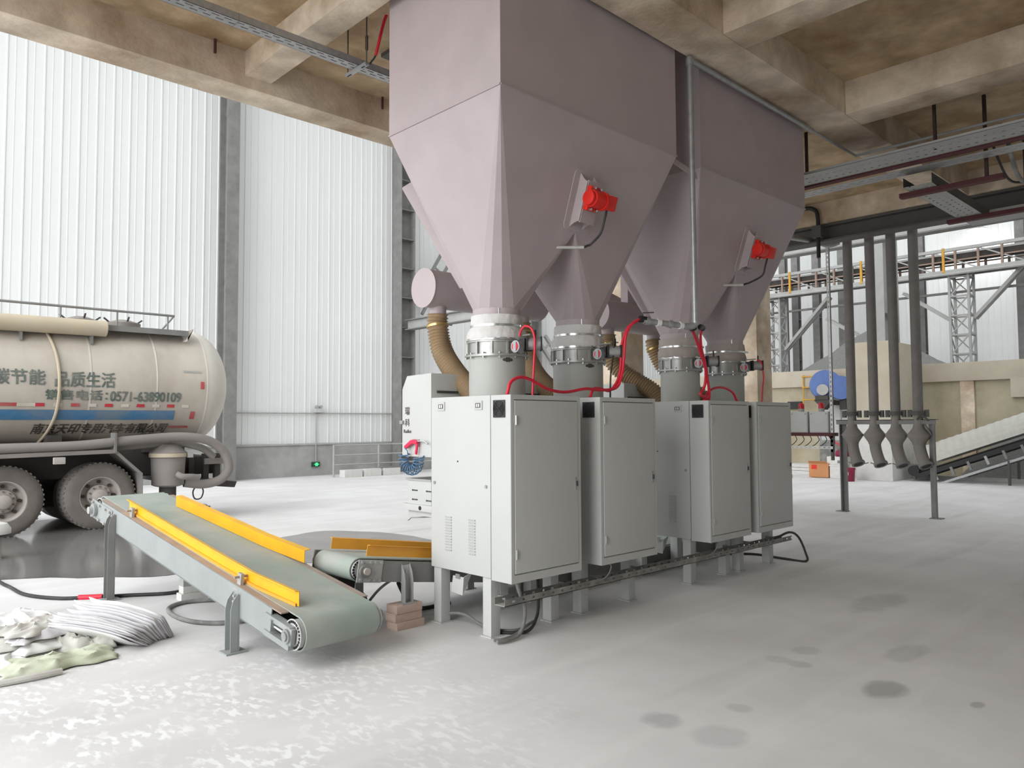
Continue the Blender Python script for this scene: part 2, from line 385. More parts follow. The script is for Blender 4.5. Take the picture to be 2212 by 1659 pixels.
# ---- steel columns against the back wall
def i_column(name, lab, x, y, z0, z1, flange, depth, axis, mt='steel_grey', stiff=0, group=None, tf=.03):
    t = thing(name, lab, 'column', (x, y, z0), group)
    if axis == 'x':   # flanges face +-x, web parallel to the wall
        for sx in (-1, 1): MB().box(x + sx*depth/2 - tf/2, x + sx*depth/2 + tf/2, y - flange/2, y + flange/2, z0, z1).build('flange', mt, t)
        MB().box(x - depth/2, x + depth/2, y + .02, y + .05, z0, z1).build('web', mt, t)
        z = z0 + .8
        while stiff and z < z1:
            MB().box(x - depth/2, x + depth/2, y - flange/2 + .01, y + .02, z, z + .02).build('stiffener', mt, t); z += stiff
    else:
        for sy in (-1, 1): MB().box(x - flange/2, x + flange/2, y + sy*depth/2 - tf/2, y + sy*depth/2 + tf/2, z0, z1).build('flange', mt, t)
        MB().box(x - .015, x + .015, y - depth/2, y + depth/2, z0, z1).build('web', mt, t)
        z = z0 + .8
        while stiff and z < z1:
            MB().box(x - flange/2 + .01, x + flange/2 - .01, y - depth/2, y + depth/2, z, z + .02).build('stiffener', mt, t); z += stiff
    return t
i_column('steel_column', 'grey steel column on the white back wall just behind the tanker tail', 9.05, 21.12, 0, 14, .36, .5, 'y')
i_column('steel_column', 'ribbed grey steel column on the white wall at the hopper\'s left edge', 15.1, 21.05, 0, 14, .5, .55, 'x', stiff=1.0)
i_column('steel_column', 'grey steel column on the back wall half hidden between the hopper legs', 21.25, 21.05, 0, 14, .5, .55, 'x', stiff=1.0)
# tie beam from the wall column towards the platform
t = thing('tie_beam', 'grey steel beam running from the ribbed wall column in behind the hopper', 'beam', (15.1, 15, 4.75))
MB().box(14.95, 15.25, 10, 20.8, 5.03, 5.06).build('top_flange', 'steel_grey', t); MB().box(14.95, 15.25, 10, 20.8, 4.72, 4.75).build('bottom_flange', 'steel_grey', t)
MB().box(15.08, 15.12, 10, 20.8, 4.75, 5.03).build('web', 'steel_light', t)
# ladder-like braces
def lattice_brace(lab, p, q, gap, step, mt='steel_grey', sz=.09, name='lattice_brace', group=None):
    p, q = Vector(p), Vector(q); d = (q - p).normalized(); n = Vector((-d.z, 0, d.x)) * gap if abs(d.y) < .3 else Vector((0, -d.z, d.y)) * gap
    t = thing(name, lab, 'brace', p, group)
    for s in (0, 1): MB().bar(p + n*s, q + n*s, sz, sz, (0, 1, 0) if abs(d.y) < .3 else (1, 0, 0)).build('chord', mt, t)
    L = (q - p).length; k = step / 2
    while k < L:
        MB().bar(p + d*k, p + d*k + n, sz*.6, sz*.6, (0, 1, 0) if abs(d.y) < .3 else (1, 0, 0)).build('batten', mt, t); k += step
    return t
lattice_brace('ladder-like steel brace rising to the right beside the hopper\'s left duct', (15.82, 21.0, 5.35), (18.45, 21.0, 9.6), .45, .7)
lattice_brace('ladder-like steel brace sloping down between the two near feed pipes', (21.62, 21.0, 4.75), (24.9, 21.0, 1.4), .45, .75, 'steel_light', .12)
t = thing('brace_bracket', 'small white knee bracket high on the ribbed wall column', 'bracket', (15.1, 20.9, 9.3))
MB().bar((15.15, 20.7, 10.3), (15.75, 20.7, 9.5), .1, .1).build('knee', 'steel_light', t); MB().box(15.0, 15.2, 20.65, 20.8, 10.1, 10.5).build('gusset', 'steel_grey', t)

# wall conduit, emergency lamp and exit sign
t = thing('wall_conduit', 'thin white conduit running level along the back wall above the plinth', 'conduit', (12, 21.33, 1.9))
MB().cyl((9.3, 21.36, 1.93), (14.8, 21.36, 1.93), .022, 8).build('pipe_run', 'steel_light', t); MB().cyl((12.0, 21.36, .45), (12.0, 21.36, 1.93), .018, 8).build('drop', 'steel_light', t)
t = thing('emergency_lamp', 'twin-head white emergency lamp on the back wall conduit', 'lamp', (12.05, 21.3, 1.95))
MB().box(11.93, 12.17, 21.26, 21.38, 1.95, 2.07).build('housing', 'box_paint', t, bevel=.01)
for sx in (-.07, .07): MB().cyl((12.05+sx, 21.24, 2.13), (12.05+sx, 21.34, 2.13), .05, 12).build('head', 'steel_light', t)
t = thing('exit_sign', 'small green glowing exit sign low on the grey plinth', 'sign', (12.0, 21.35, .3))
MB().box(11.87, 12.13, 21.33, 21.4, .28, .42).build('housing', 'exit_dark', t)
MB().box(11.97, 12.05, 21.315, 21.33, .30, .40).build('running_figure', 'exit_green', t)
for s in (-1, 1): MB().prism([(12.01+s*.05, 21.325, .33), (12.01+s*.05, 21.325, .37), (12.01+s*.10, 21.325, .35)], (0, -.01, 0)).build('arrow', 'exit_green', t)
# wall railing
t = thing('railing', 'pale pipe railing in front of the back wall plinth', 'railing', (13.5, 20.3, 0))
for x in (12.0, 13.6, 15.2, 16.8): MB().cyl((x, 20.3, 0), (x, 20.3, .97), .03, 8).build('post', 'steel_light', t)
for z in (.95, .65, .36): MB().cyl((12.0, 20.3, z), (17.0, 20.3, z), .022, 8).build('rail', 'steel_light', t)
for i, (x, lab) in enumerate(((12.42, 'leftmost of the dusty concrete blocks lying by the wall railing'), (13.1, 'middle dusty concrete block lying by the wall railing'), (13.8, 'rightmost dusty concrete block by the railing, with a plank on it'))):
    o = MB().box(x - .31, x + .31, 19.85, 20.15, 0, .22).build('concrete_block', 'dusty_block', bevel=.015); tag(o, lab, 'block', 'concrete blocks by the railing')
tag(MB().box(13.45, 14.2, 19.9, 20.1, .222, .262).build('plank', 'steel_grey', bevel=.005), 'short grey plank lying on the rightmost concrete block', 'plank')

# puddles
def puddle(pts, lab, m, name='puddle', z=.004):
    P = spline([(x, y, z) for x, y in pts] + [(*pts[0], z)], 5)[:-1]
    c = sum(P, Vector()) / len(P); n = len(P)
    P = [p + (p - c) * .05 * noise.noise(p * 2.3) for p in P]
    o = MB().add([c] + P, [(0, i+1, (i+1) % n + 1) for i in range(n)]).build(name, m); return tag(o, lab, 'puddle')
puddle([(-1.5, 12.0), (-.5, 9.9), (1.7, 9.45), (2.4, 8.9), (3.15, 8.45), (3.9, 9.2), (4.3, 10.6), (4.2, 12.8), (4.0, 14.6), (1, 15), (-1.2, 14.5)], 'wide wet patch mirroring the tanker wheels', 'wet_floor')
puddle([(4.2, 8.3), (4.4, 9.3), (5.1, 10.1), (5.9, 10.2), (6.4, 9.5), (6.5, 8.4), (6.2, 7.4), (5, 7.5)], 'drying grey damp patch behind the yellow conveyor guards', 'damp_floor', 'damp_patch')

# ================================================================== HOPPERS
HY0, HY1, HZ, OZ, OR = 3.914, 5.30, 4.03, 2.52, 0.20   # front, back, knee height, outlet height, outlet radius
YC = (HY0 + HY1) / 2
slope = (YC - OR - HY0) / (OZ - HZ)                      # dy per dz of the front face
def hopper(lab, x0, x1, xa, xb, front):
    t = thing('hopper', lab, 'hopper', ((x0+x1)/2, YC, OZ), 'twin-legged steel hoppers')
    # bin: open box walls
    b = MB(); w = .012
    b.box(x0, x1, HY0, HY0+w, HZ, 5.36).box(x0, x1, HY1-w, HY1, HZ, 5.36).box(x0, x0+w, HY0+w, HY1-w, HZ, 5.36).box(x1-w, x1, HY0+w, HY1-w, HZ, 5.36)
    b.build('bin', 'hopper_paint', t)
    xm = (x0 + x1) / 2; zv = 3.19; yv = HY0 + slope * (zv - HZ); yb = HY1 - slope * (zv - HZ)
    for side, xc, xo in ((-1, xa, x0), (1, xb, x1)):
        n = 3
        def arc(a0, a1): return [Vector((xc + OR*math.cos(a), YC + OR*math.sin(a), OZ)) for a in [a0 + (a1-a0)*i/n for i in range(n+1)]]
        out_a = PI if side < 0 else 0.0                # outward cardinal
        in_a = 0.0 if side < 0 else PI
        So, No = -PI/2, PI/2
        if side > 0: segA = arc(So, 0); segB = arc(0, No); segC = arc(-PI/2, -PI); segD = arc(PI, PI/2)
        else: segA = arc(-PI/2, -PI); segB = arc(PI, PI/2); segC = arc(So, 0); segD = arc(0, No)
        A = Vector((xo, HY0, HZ)); B = Vector((xo, HY1, HZ)); Mf = Vector((xm, HY0, HZ)); Mb = Vector((xm, HY1, HZ)); Vf = Vector((xm, yv, zv)); Vb = Vector((xm, yb, zv))
        m = MB()
        def tri(*p): m.add(p, [tuple(range(len(p)))])
        def fan(c, seg):
            for i in range(len(seg)-1): tri(c, seg[i], seg[i+1])
        tri(A, B, segA[-1]); fan(A, segA); fan(B, segB)
        tri(A, segA[0], Vf, Mf); tri(B, segB[-1], Vb, Mb)
        tri(Vf, Vb, segC[-1]); fan(Vf, segC); fan(Vb, segD)
        for p in m.v: pass
        o = m.build('hopper_leg', 'hopper_paint', t, smooth=0.0)
        bm = bmesh.new(); bm.from_mesh(o.data); bmesh.ops.remove_doubles(bm, verts=bm.verts, dist=1e-4); bmesh.ops.recalc_face_normals(bm, faces=bm.faces); bm.to_mesh(o.data); bm.free()
        MB().ring((xc, YC, OZ - .10), (xc, YC, OZ + .005), OR - .012, OR, 32).build('outlet_stub', 'hopper_paint', t)
        MB().bar((xc - .12, YC - OR*.78, OZ - .09), (xc - .12, YC - OR*.78, OZ), .012, .012).build('weld_seam', 'chrome', t)
    # weld band where bin meets legs, and stiffener angle on the back slope
    for (a, c) in (((x0, HY0-.004, HZ), (x1, HY0-.004, HZ)), ((x0-.004, HY0, HZ), (x0-.004, HY1, HZ))):
        MB().bar(a, c, .012, .012).build('weld_bead', 'hopper_paint', t)
    u = Vector((1, 0, 0)); m = MB()
    p, q = Vector((x0 + .21, HY1 - .04, 3.64)), Vector((x0 + .54, HY1 - .42, OZ + .24)); d = (p - q).normalized(); nb = Vector((-.62, .78, -.30)); nb = (nb - d*nb.dot(d)).normalized(); sd = d.cross(nb)
    m.obox((p+q)/2 + nb*.02, sd, d, nb, .20, (p-q).length, .12)
    m.build('back_channel', 'hopper_paint', t, bevel=.02)
    # vibrator on the front slope
    e = Vector((0, slope, 1)).normalized(); nrm = Vector((0, -1, slope)).normalized()     # up-slope, outward
    if nrm.y > 0: nrm = -nrm
    cx, cz = front; c = Vector((cx, HY0 + slope*(cz-HZ), cz))
    m = MB(); L, wd = .50, .30
    poly = []
    for (sx, sy) in ((-1,-1),(1,-1),(1,1),(-1,1)):
        for k in range(5):
            a = math.atan2(sy, sx) - PI/4 + k*PI/8
            poly.append(c + u*(sx*(wd/2-.05) + .05*math.cos(a)) + e*(sy*(L/2-.05) + .05*math.sin(a)) + nrm*.002)
    m.prism(poly, nrm*.010); pad = m.build('mounting_pad', 'hopper_paint', t)
    m = MB(); h = .10
    def P3(a, b, d_): return c + u*a + e*b + nrm*d_
    prof = []                                              # channel bracket with scalloped ends
    for s in (-1, 1):
        side = [P3(s*.085, -.22, .012), P3(s*.085, .22, .012)]
        for k in range(6): side.append(P3(s*.085, .22 - .06*math.sin(k/5*PI/2), .012 + h*k/5))
        for k in range(6): side.append(P3(s*.085, -.22 + .06*math.sin((5-k)/5*PI/2), .012 + h*(5-k)/5))
        m.prism(side, u*(-s*.012))
    m.obox(P3(0, 0, h + .012), u, e, nrm, .17, .34, .012)
    m.build('vibrator_bracket', 'hopper_paint', t)
    mc = P3(.0, .03, h + .018 + .075)
    mo = MB().cyl(mc - u*.10, mc + u*.03, .070, 20).build('vibrator_motor', 'red_paint', t, bevel=.006)
    MB().cyl(mc - u*.135, mc - u*.10, .060, 20).build('end_cap', 'red_paint', mo, bevel=.006)
    MB().obox(mc + u*.10, u, e, nrm, .12, .12, .12).build('terminal_box', 'red_paint', mo, bevel=.012)
    MB().cyl(mc + u*.025, mc + u*.05, .078, 20).build('collar', 'red_paint', mo)
    for sy in (-1, 1):
        MB().obox(mc - u*.03 + e*sy*.072 - nrm*.045, u, e, nrm, .13, .05, .05).build('foot', 'red_paint', mo, bevel=.005)
        for k in (-.035, .035): MB().cyl(mc - u*(.03+k) + e*sy*.085 - nrm*.02, mc - u*(.03+k) + e*sy*.085 + nrm*.0, .011, 6).build('bolt', 'chrome', mo)
    a = mc + u*.12 - e*.06
    end = Vector((xm + .045, yv - .055, zv - .13))
    MB().tube(spline([a, a - e*.08, a - e*.19 - u*.01, a.lerp(end, .72) - e*.05 + u*.035, end.lerp(a, .12) - e*.02 + u*.02, end], 8), .010, 8).build('motor_cable', 'black_rubber', t)
    MB().cyl(end, end + Vector((-.27, .14, -.02)), .012, 10).build('conduit', 'bucket_white', t)
    return t
hopper('mauve-grey steel hopper nearest the camera, over the two nearer cabinets', 3.646, 5.846, 4.24, 5.245, (4.735, 3.43))
hopper('mauve-grey steel hopper farther back, behind the thin vertical pipe', 6.25, 8.42, 6.88, 7.795, (7.43, 3.43))
t = thing('hanger_angle', 'short grey angle bar bridging the gap between the hoppers', 'angle bar', (6.05, 4.0, 3.95))
MB().bar((5.84, 4.0, 4.05), (6.34, 4.0, 3.97), .05, .01).build('flat_leg', 'hopper_paint', t); MB().bar((5.84, 3.978, 4.025), (6.34, 3.978, 3.945), .01, .05).build('upright_leg', 'hopper_paint', t)

# ------------------------------------------------------------------ dust ducts and flexible hoses
def duct(lab, x0, x1, hx):
    t = thing('dust_duct', lab, 'duct', ((x0+x1)/2, 5.5, 2.6), 'dust ducts behind the hoppers')
    y, z, r = 5.52, 2.83, .175
    MB().cyl((x0, y, z), (x1, y, z), r, 40).build('drum', 'hopper_paint', t)
    for x, s in ((x0, -1), (x1, 1)): MB().cyl((x, y, z), (x + s*.008, y, z), r + .006, 40).build('end_plate', 'hopper_paint', t)
    for x in hx: MB().cyl((x, y, z - r + .02), (x, y, z - r - .09), .078, 24).build('hose_stub', 'hopper_paint', t)
    MB().box(x0 + .5, x0 + .7, y - .05, y + .05, z + r - .03, 5.0).build('hanger', 'hopper_paint', t)
    return t
duct('round mauve dust duct poking out left of the near hopper', 4.18, 5.65, (4.34, 5.42))
duct('round mauve dust duct seen in the gap between the hoppers', 6.62, 8.1, (6.80, 7.68))
def flex_hose(lab, pts, clamp, r=.092):
    t = thing('flexible_hose', lab, 'hose', (pts[-1][0], pts[-1][1], pts[-1][2]), 'ribbed tan dust hoses')
    per = 40; P = spline(pts, per); D = [0]
    for i in range(1, len(P)): D.append(D[-1] + (P[i]-P[i-1]).length)
    # resample evenly, alternate crest and valley
    L = D[-1]; step = .0075; n = int(L / step); Q = []; j = 0
    for i in range(n + 1):
        s = L * i / n
        while j < len(D) - 2 and D[j+1] < s: j += 1
        f = (s - D[j]) / max(D[j+1] - D[j], 1e-6); Q.append(P[j].lerp(P[j+1], min(f, 1)))
    R = [r - .009 + (.018 if i % 4 == 0 else (.006 if i % 4 in (1, 3) else 0)) for i in range(len(Q))]
    MB().tube(Q, R, 28).build('ribbed_tube', 'tan_hose', t, smooth=1.2)
    k = int(len(Q) * clamp); d = (Q[k+2] - Q[k]).normalized()
    c = MB().ring(Q[k] - d*.011, Q[k] + d*.011, r - .004, r + .009, 28).build('hose_clamp', 'brass', t)
    s_ = d.cross(Vector((.6, .8, 0))).normalized()
    MB().cyl(Q[k] + s_*(r+.015) - Vector((.03, 0, 0)), Q[k] + s_*(r+.015) + Vector((.03, 0, 0)), .008, 6).build('clamp_screw', 'chrome', c)
    return t
flex_hose('ribbed tan hose hanging from the duct end left of the near hopper', [(4.34, 5.52, 2.60), (4.34, 5.52, 2.48), (4.35, 5.46, 2.25), (4.36, 5.27, 2.03), (4.36, 5.05, 1.87), (4.36, 4.93, 1.80)], .10)
flex_hose('ribbed tan hose seen between the two near feed pipes', [(5.42, 5.52, 2.60), (5.42, 5.5, 2.48), (5.40, 5.42, 2.25), (5.37, 5.25, 2.05), (5.36, 5.05, 1.90), (5.37, 4.93, 1.80)], .1)
flex_hose('ribbed tan hose sweeping down behind the red air hose', [(6.80, 5.52, 2.60), (6.80, 5.52, 2.48), (6.84, 5.45, 2.25), (6.93, 5.25, 2.08), (7.0, 5.05, 1.94), (7.02, 4.93, 1.80)], .1)
flex_hose('ribbed tan hose half hidden behind the third feed pipe', [(7.68, 5.52, 2.60), (7.68, 5.5, 2.48), (7.74, 5.4, 2.25), (7.86, 5.2, 2.05), (7.92, 5.05, 1.93), (7.93, 4.93, 1.80)], .1)
t = thing('dust_pipe', 'mauve diagonal pipe with a bolted flange above the second duct', 'pipe', (7.1, 5.9, 3.2))
MB().cyl((6.55, 6.0, 3.55), (7.10, 5.95, 3.12), .15, 28).build('tube', 'hopper_paint', t); MB().cyl((7.10, 5.95, 3.12), (7.12, 5.948, 3.10), .20, 28).build('flange', 'hopper_paint', t)
MB().cyl((7.12, 5.948, 3.10), (7.6, 5.7, 2.85), .15, 28).build('lower_tube', 'hopper_paint', t)

# ------------------------------------------------------------------ feed pipes with valves, cloth sleeves
def feed(xc, order, r, mtf):
    t = thing('feed_pipe', 'grey feed pipe with butterfly valve, %s in the row' % order, 'pipe', (xc, YC, 1.81), 'feed pipes on top of the cabinets')
    MB().ring((xc, YC, 1.80), (xc, YC, 2.14), r - .012, r, 40).build('pipe', 'pipe_grey', t)
    vb = MB().ring((xc, YC, 2.15), (xc, YC, 2.255), r - .03, r + .004, 40).build('valve_body', 'aluminium', t)
    MB().ring((xc, YC, 2.133), (xc, YC, 2.15), r - .02, r + .032, 40).build('lower_flange', 'aluminium', t)
    MB().ring((xc, YC, 2.248), (xc, YC, 2.26), r - .02, r + .018, 40).build('upper_flange', 'aluminium', t)
    for k in range(12):
        a = 2*PI*k/12 + .13
        MB().obox((xc + (r+.012)*math.cos(a), YC + (r+.012)*math.sin(a), 2.20), (math.cos(a), math.sin(a), 0), (-math.sin(a), math.cos(a), 0), (0, 0, 1), .022, .014, .10).build('rib', 'aluminium', vb)
        a += .26; MB().cyl((xc + (r+.02)*math.cos(a), YC + (r+.02)*math.sin(a), 2.118), (xc + (r+.02)*math.cos(a), YC + (r+.02)*math.sin(a), 2.165), .009, 6).build('bolt', 'chrome', vb)
    yb = YC - r
    MB().box(xc - .06, xc - .02, yb - .01, yb + .03, 2.17, 2.24).build('lug', 'aluminium', vb)
    ac = MB().cyl((xc, yb + .02, 2.21), (xc, yb - .10, 2.21), .03, 14).build('actuator', 'black_plastic', t)
    MB().obox((xc, yb - .10, 2.215), (1, 0, 0), (0, 1, 0), (0, 0, 1), .09, .07, .10).build('gearbox', 'black_plastic', ac, bevel=.012)
    MB().cyl((xc - .03, yb - .085, 2.20), (xc - .10, yb - .085, 2.20), .048, 20).build('dial_housing', 'galvanised', ac)
    MB().cyl((xc - .10, yb - .085, 2.20), (xc - .104, yb - .085, 2.20), .034, 20).build('dial', 'red_hose', ac)
    MB().box(xc - .108, xc - .104, yb - .101, yb - .069, 2.165, 2.235).build('dial_bar', 'galvanised', ac)
    ad = Vector((.74, -.67, 0)); an = Vector((.67, .74, 0)); cc = Vector((xc + .03, yb - .165, 2.222))
    MB().cyl(cc - ad*.05, cc + ad*.05, .050, 20).build('air_cylinder', 'galvanised', ac)
    for k in (-.056, .056): MB().obox(cc + ad*k, ad, an, (0, 0, 1), .014, .11, .11).build('cylinder_cap', 'black_plastic', ac, bevel=.01)
    MB().box(xc - .03, xc - .01, yb - .18, yb - .06, 2.285, 2.295).build('top_plate', 'steel_grey', ac); MB().cyl((xc + .02, yb - .19, 2.27), (xc + .02, yb - .19, 2.33), .008, 8).build('air_nipple', 'black_plastic', ac)
    if order in ('nearest', 'second'):     # maker's stencil on the pipe
        vs, fs = text_mesh('Lorenz', 0, .11, 2.075, 2.10) if False else ([], [])
        m = MB()
        z = 2.10; pts = []
        for s in range(9): pts.append((-.05 + .0115*s, .018*math.sin(s/8*PI) + .006*(s % 2)))
        def onp(a, zz): ang = -PI/2 - .35 + a/r; return Vector((xc + (r+.002)*math.cos(ang), YC + (r+.002)*math.sin(ang), zz))
        up = [onp(a, z + h) for a, h in pts]; dn = [onp(a, z - h*.8) for a, h in pts]
        m.add(up + dn, [(i, i+1, 9+i+1, 9+i) for i in range(8)])
        m.build('stencil_mark', 'letter_dark', t)
    s = thing('cloth_sleeve', 'clamped cloth sleeve on the %s outlet of the row' % order, 'sleeve', (xc, YC, 2.255), 'cloth sleeves under the hopper outlets')
    n = 96; rows = [(2.262, 0), (2.275, .008), (2.31, .016), (2.345, .014), (2.378, .0), (2.392, .0), (2.41, .006), (2.45, .004), (2.472, .003), (2.474, -.012)]
    vs = []; fs = []; ph = random.random() * 6
    for k, (z, dr) in enumerate(rows):
        base = OR + .012 + (r - OR) * max(0, min(1, (2.39 - z) / .11))
        for i in range(n):
            a = 2*PI*i/n; w = .007 * math.sin(7*a + ph + (z-2.26)*40) * noise.noise(Vector((math.cos(a)*2, math.sin(a)*2, z*9 + ph))) + .006*noise.noise(Vector((math.cos(a)*5, math.sin(a)*5, z*22 + ph)))
            if k in (0, 4, 5): w *= .25
            vs.append((xc + (base+dr+w)*math.cos(a), YC + (base+dr+w)*math.sin(a), z))
    for k in range(len(rows)-1):
        for i in range(n): fs.append((k*n+i, k*n+(i+1) % n, (k+1)*n+(i+1) % n, (k+1)*n+i))
    MB().add(vs, fs).build('cloth', mtf, s, smooth=1.2)
    for z, rr in ((2.385, OR + .018), (2.272, r + .016)):
        c = MB().ring((xc, YC, z - .009), (xc, YC, z + .009), rr - .004, rr + .004, 40).build('band_clamp', 'chrome', s)
        MB().cyl((xc - .03 + .1, YC - rr*.9 - .01, z), (xc + .03 + .1, YC - rr*.9 - .01, z), .012, 8).build('clamp_screw', 'chrome', c)
for xc, od, r, mtf in ((4.24, 'nearest', .232, 'white_fabric'), (5.245, 'second', .228, 'white_fabric'), (6.88, 'third', .205, 'dusty_fabric'), (7.795, 'farthest', .205, 'dusty_fabric')):
    feed(xc, od, r, mtf)

# ================================================================== PACKING MACHINES
def machine(lab):
    """local frame: origin under the front left corner of the cabinet body"""
    W_, D_, Z0, Z1 = .765, .936, .445, 1.808
    t = thing('packing_machine', lab, 'packing machine', (0, 0, 0), 'packing machine cabinets in a row')
    def B(m, name, mt, par=None, **k): return m.build(name, mt, par or t, local=True, **k)
    B(MB().box(.004, W_, .004, D_, Z0, Z1 - .004), 'body', 'cabinet_paint', bevel=.006)
    B(MB().box(-.004, .004, .0, .212, Z0 - .012, Z1), 'side_strip', 'cabinet_paint', bevel=.002)
    sp = B(MB().box(-.004, .004, .218, D_, Z0, Z1), 'side_panel', 'cabinet_paint', bevel=.002)
    B(MB().box(.0, .003, .212, .218, Z0, Z1), 'panel_gap', 'seam_dark')
    for yy in (.715, .430):
        m = MB()
        for k in range(13): m.obox((-.007, yy, .60 + k*.0215), (1, 0, .5), (0, 1, 0), (-.5, 0, 1), .008, .078, .009)
        B(m, 'louvre_stack', 'cabinet_paint', sp)
    for yy in (.805, .35):
        w = B(MB().box(-.012, -.003, yy - .045, yy + .045, 1.70, 1.77), 'counter_window', 'box_paint', sp, bevel=.003)
        B(MB().box(-.014, -.011, yy - .028, yy + .028, 1.717, 1.752), 'counter_display', 'seam_dark', w)
        B(MB().box(-.0155, -.013, yy - .020, yy - .004, 1.722, 1.747), 'digit_plate', 'bucket_white', w); B(MB().box(-.0155, -.013, yy + .004, yy + .018, 1.722, 1.747), 'digit_plate', 'bucket_white', w)
    for yy in (.893, .267): B(MB().cyl((-.004, yy, 1.12), (-.012, yy, 1.12), .013, 12), 'panel_lock', 'galvanised', sp)
    B(MB().cyl((-.004, .60, 1.30), (-.008, .60, 1.30), .006, 8), 'screw', 'cabinet_dark', sp)
    # door on the face towards the camera's right
    d = B(MB().box(.034, W_ - .04, -.010, .004, Z0 + .055, Z1 - .042), 'door', 'cabinet_paint', bevel=.003)
    B(MB().box(.030, W_ - .036, -.0015, .003, Z0 + .051, Z1 - .036), 'door_gap', 'seam_dark')
    B(MB().box(-.002, W_, -.004, .004, Z0 - .012, Z0 + .046), 'lower_rail', 'cabinet_paint'); B(MB().box(-.002, W_, -.004, .004, Z1 - .036, Z1), 'upper_rail', 'cabinet_paint')
    B(MB().box(-.002, .029, -.004, .004, Z0 + .046, Z1 - .036), 'hinge_stile', 'cabinet_paint'); B(MB().box(W_ - .035, W_, -.004, .004, Z0 + .046, Z1 - .036), 'lock_stile', 'cabinet_paint')
    for z in (1.62, .64): B(MB().cyl((.040, -.016, z - .035), (.040, -.016, z + .035), .009, 10), 'hinge', 'chrome', d)
    h = B(MB().box(.688, .708, -.016, -.009, 1.07, 1.17), 'handle', 'galvanised', d, bevel=.003)
    B(MB().box(.693, .703, -.030, -.015, 1.10, 1.14), 'grip', 'seam_dark', h)
    # fan with grille
    f = B(MB().box(-.012, -.003, .052, .180, 1.64, 1.77), 'fan_grille', 'fan_black', bevel=.004)
    m = MB()
    for rr in (.02, .033, .046, .058): m.ring((-.016, .116, 1.705), (-.012, .116, 1.705), rr - .003, rr + .002, 24)
    for a in (PI/4, 3*PI/4): m.obox((-.014, .116, 1.705), (1, 0, 0), (0, math.cos(a), math.sin(a)), (0, -math.sin(a), math.cos(a)), .006, .13, .006)
    B(m, 'grille_rings', 'cabinet_dark', f)
    # legs with foot plates
    for x in (.012, W_ - .105):
        for y in (.235, .83):
            l = B(MB().box(x, x + .093, y, y + .093, .008, Z0), 'leg', 'cabinet_paint', bevel=.006)
            B(MB().box(x - .014, x + .107, y - .014, y + .107, 0, .008), 'foot_plate', 'cabinet_paint', l)
    # discharge flap below
    m = MB().prism([(.02, .56, .40), (.02, .69, .40), (.02, .715, .27), (.02, .575, .26)], (.006, 0, 0)); m.prism([(.02, .56, .40), (.02, .575, .26), (.11, .56, .43), (.11, .52, .45)], (0, .006, 0))
    fp = B(m, 'discharge_flap', 'cabinet_paint'); B(MB().box(.01, .02, .60, .65, .385, .42), 'flap_catch', 'galvanised', fp)
    # bagging housing at the back
    X0, X1, Y0, Y1 = .15, .75, 1.14, 1.56
    m = MB().prism([(X0, Y0, 1.31), (X0, Y1, 1.31), (X0, Y1, 1.905), (X0, Y1 - .07, 2.02), (X0, Y0, 2.03)], (X1 - X0, 0, 0))
    hs = B(m, 'bagging_housing', 'cabinet_paint', bevel=.006)
    B(MB().box(X0 + .1, X1 - .1, D_ - .01, Y0 + .01, 1.40, 1.78), 'throat', 'cabinet_paint')
    B(MB().box(X0 + .06, X1 - .05, Y0 - .012, Y0 + .004, 1.86, 1.88), 'trim_strip', 'seam_dark', hs)
    B(MB().box(X0 - .02, X0 + .01, Y1 - .03, Y1 + .015, 1.595, 1.625), 'latch', 'galvanised', hs)
    # bag seat
    X0 -= 0
    s = B(MB().box(X0, X0 + .42, 1.14, 1.475, .90, 1.12), 'bag_seat', 'cabinet_paint', bevel=.005)
    B(MB().box(X0 - .012, X0 + .432, 1.13, 1.49, 1.105, 1.12), 'seat_rim', 'steel_light', s)
    B(MB().box(X0 - .02, X0 + .44, 1.11, 1.53, .845, .90), 'seat_base', 'cabinet_paint', s, bevel=.004); B(MB().box(X0 + .02, X0 + .40, 1.14, 1.49, .80, .845), 'seat_foot', 'box_paint', s)
    for z in (1.02, .94):
        for yy in (1.40, 1.20): B(MB().cyl((X0 - .006, yy, z), (X0 + .004, yy, z), .007, 8), 'slot_bolt', 'seam_dark', s); B(MB().box(X0 - .004, X0 + .003, yy - .07, yy - .01, z - .005, z + .005), 'slot', 'seam_dark', s)
    B(MB().cyl((X0 - .024, 1.27, .873), (X0 - .018, 1.27, .873), .018, 14), 'round_hole', 'cabinet_dark', s)
    B(MB().box(X0 + .15, X0 + .25, D_ - .01, 1.15, .88, .96), 'seat_arm', 'box_paint')
    B(MB().tube([(X0 + .1, 1.15, .80), (X0 + .02, 1.45, .775), (X0 + .0, 1.47, .75)], .006, 6), 'foot_wire', 'galvanised')
    return t, hs
MX = (3.85, 4.865, 6.505, 7.43)
labs = ('brightest white packing cabinet, nearest the camera at the left end of the row', 'second packing cabinet from the left, close behind the nearest one', 'third packing cabinet, its left side visible across the wide gap', 'farthest packing cabinet at the right end of the row')
m0, hs0 = machine(labs[0]); m0.location = (MX[0], 4.04, 0)
for i in (1, 2, 3):
    c = copy_tree(m0); c.location = (MX[i], 4.04, 0); c['label'] = labs[i]
# maker's lettering only where it shows
for body, y0, y1, z0, z1 in (('瑞', 5.555, 5.49, 1.675, 1.745), ('科', 5.555, 5.49, 1.575, 1.640), ('Ruike', 5.575, 5.465, 1.515, 1.545)):
    vs, fs = text_mesh(body, y0 - 4.04, y1 - 4.04, z0, z1)
    MB().add([(.15 - .003, a, b) for a, b in vs], fs).add([(.15 - .0034, a - .003, b + .002) for a, b in vs], fs).build('lettering', 'letter_dark', hs0, local=True, smooth=0)

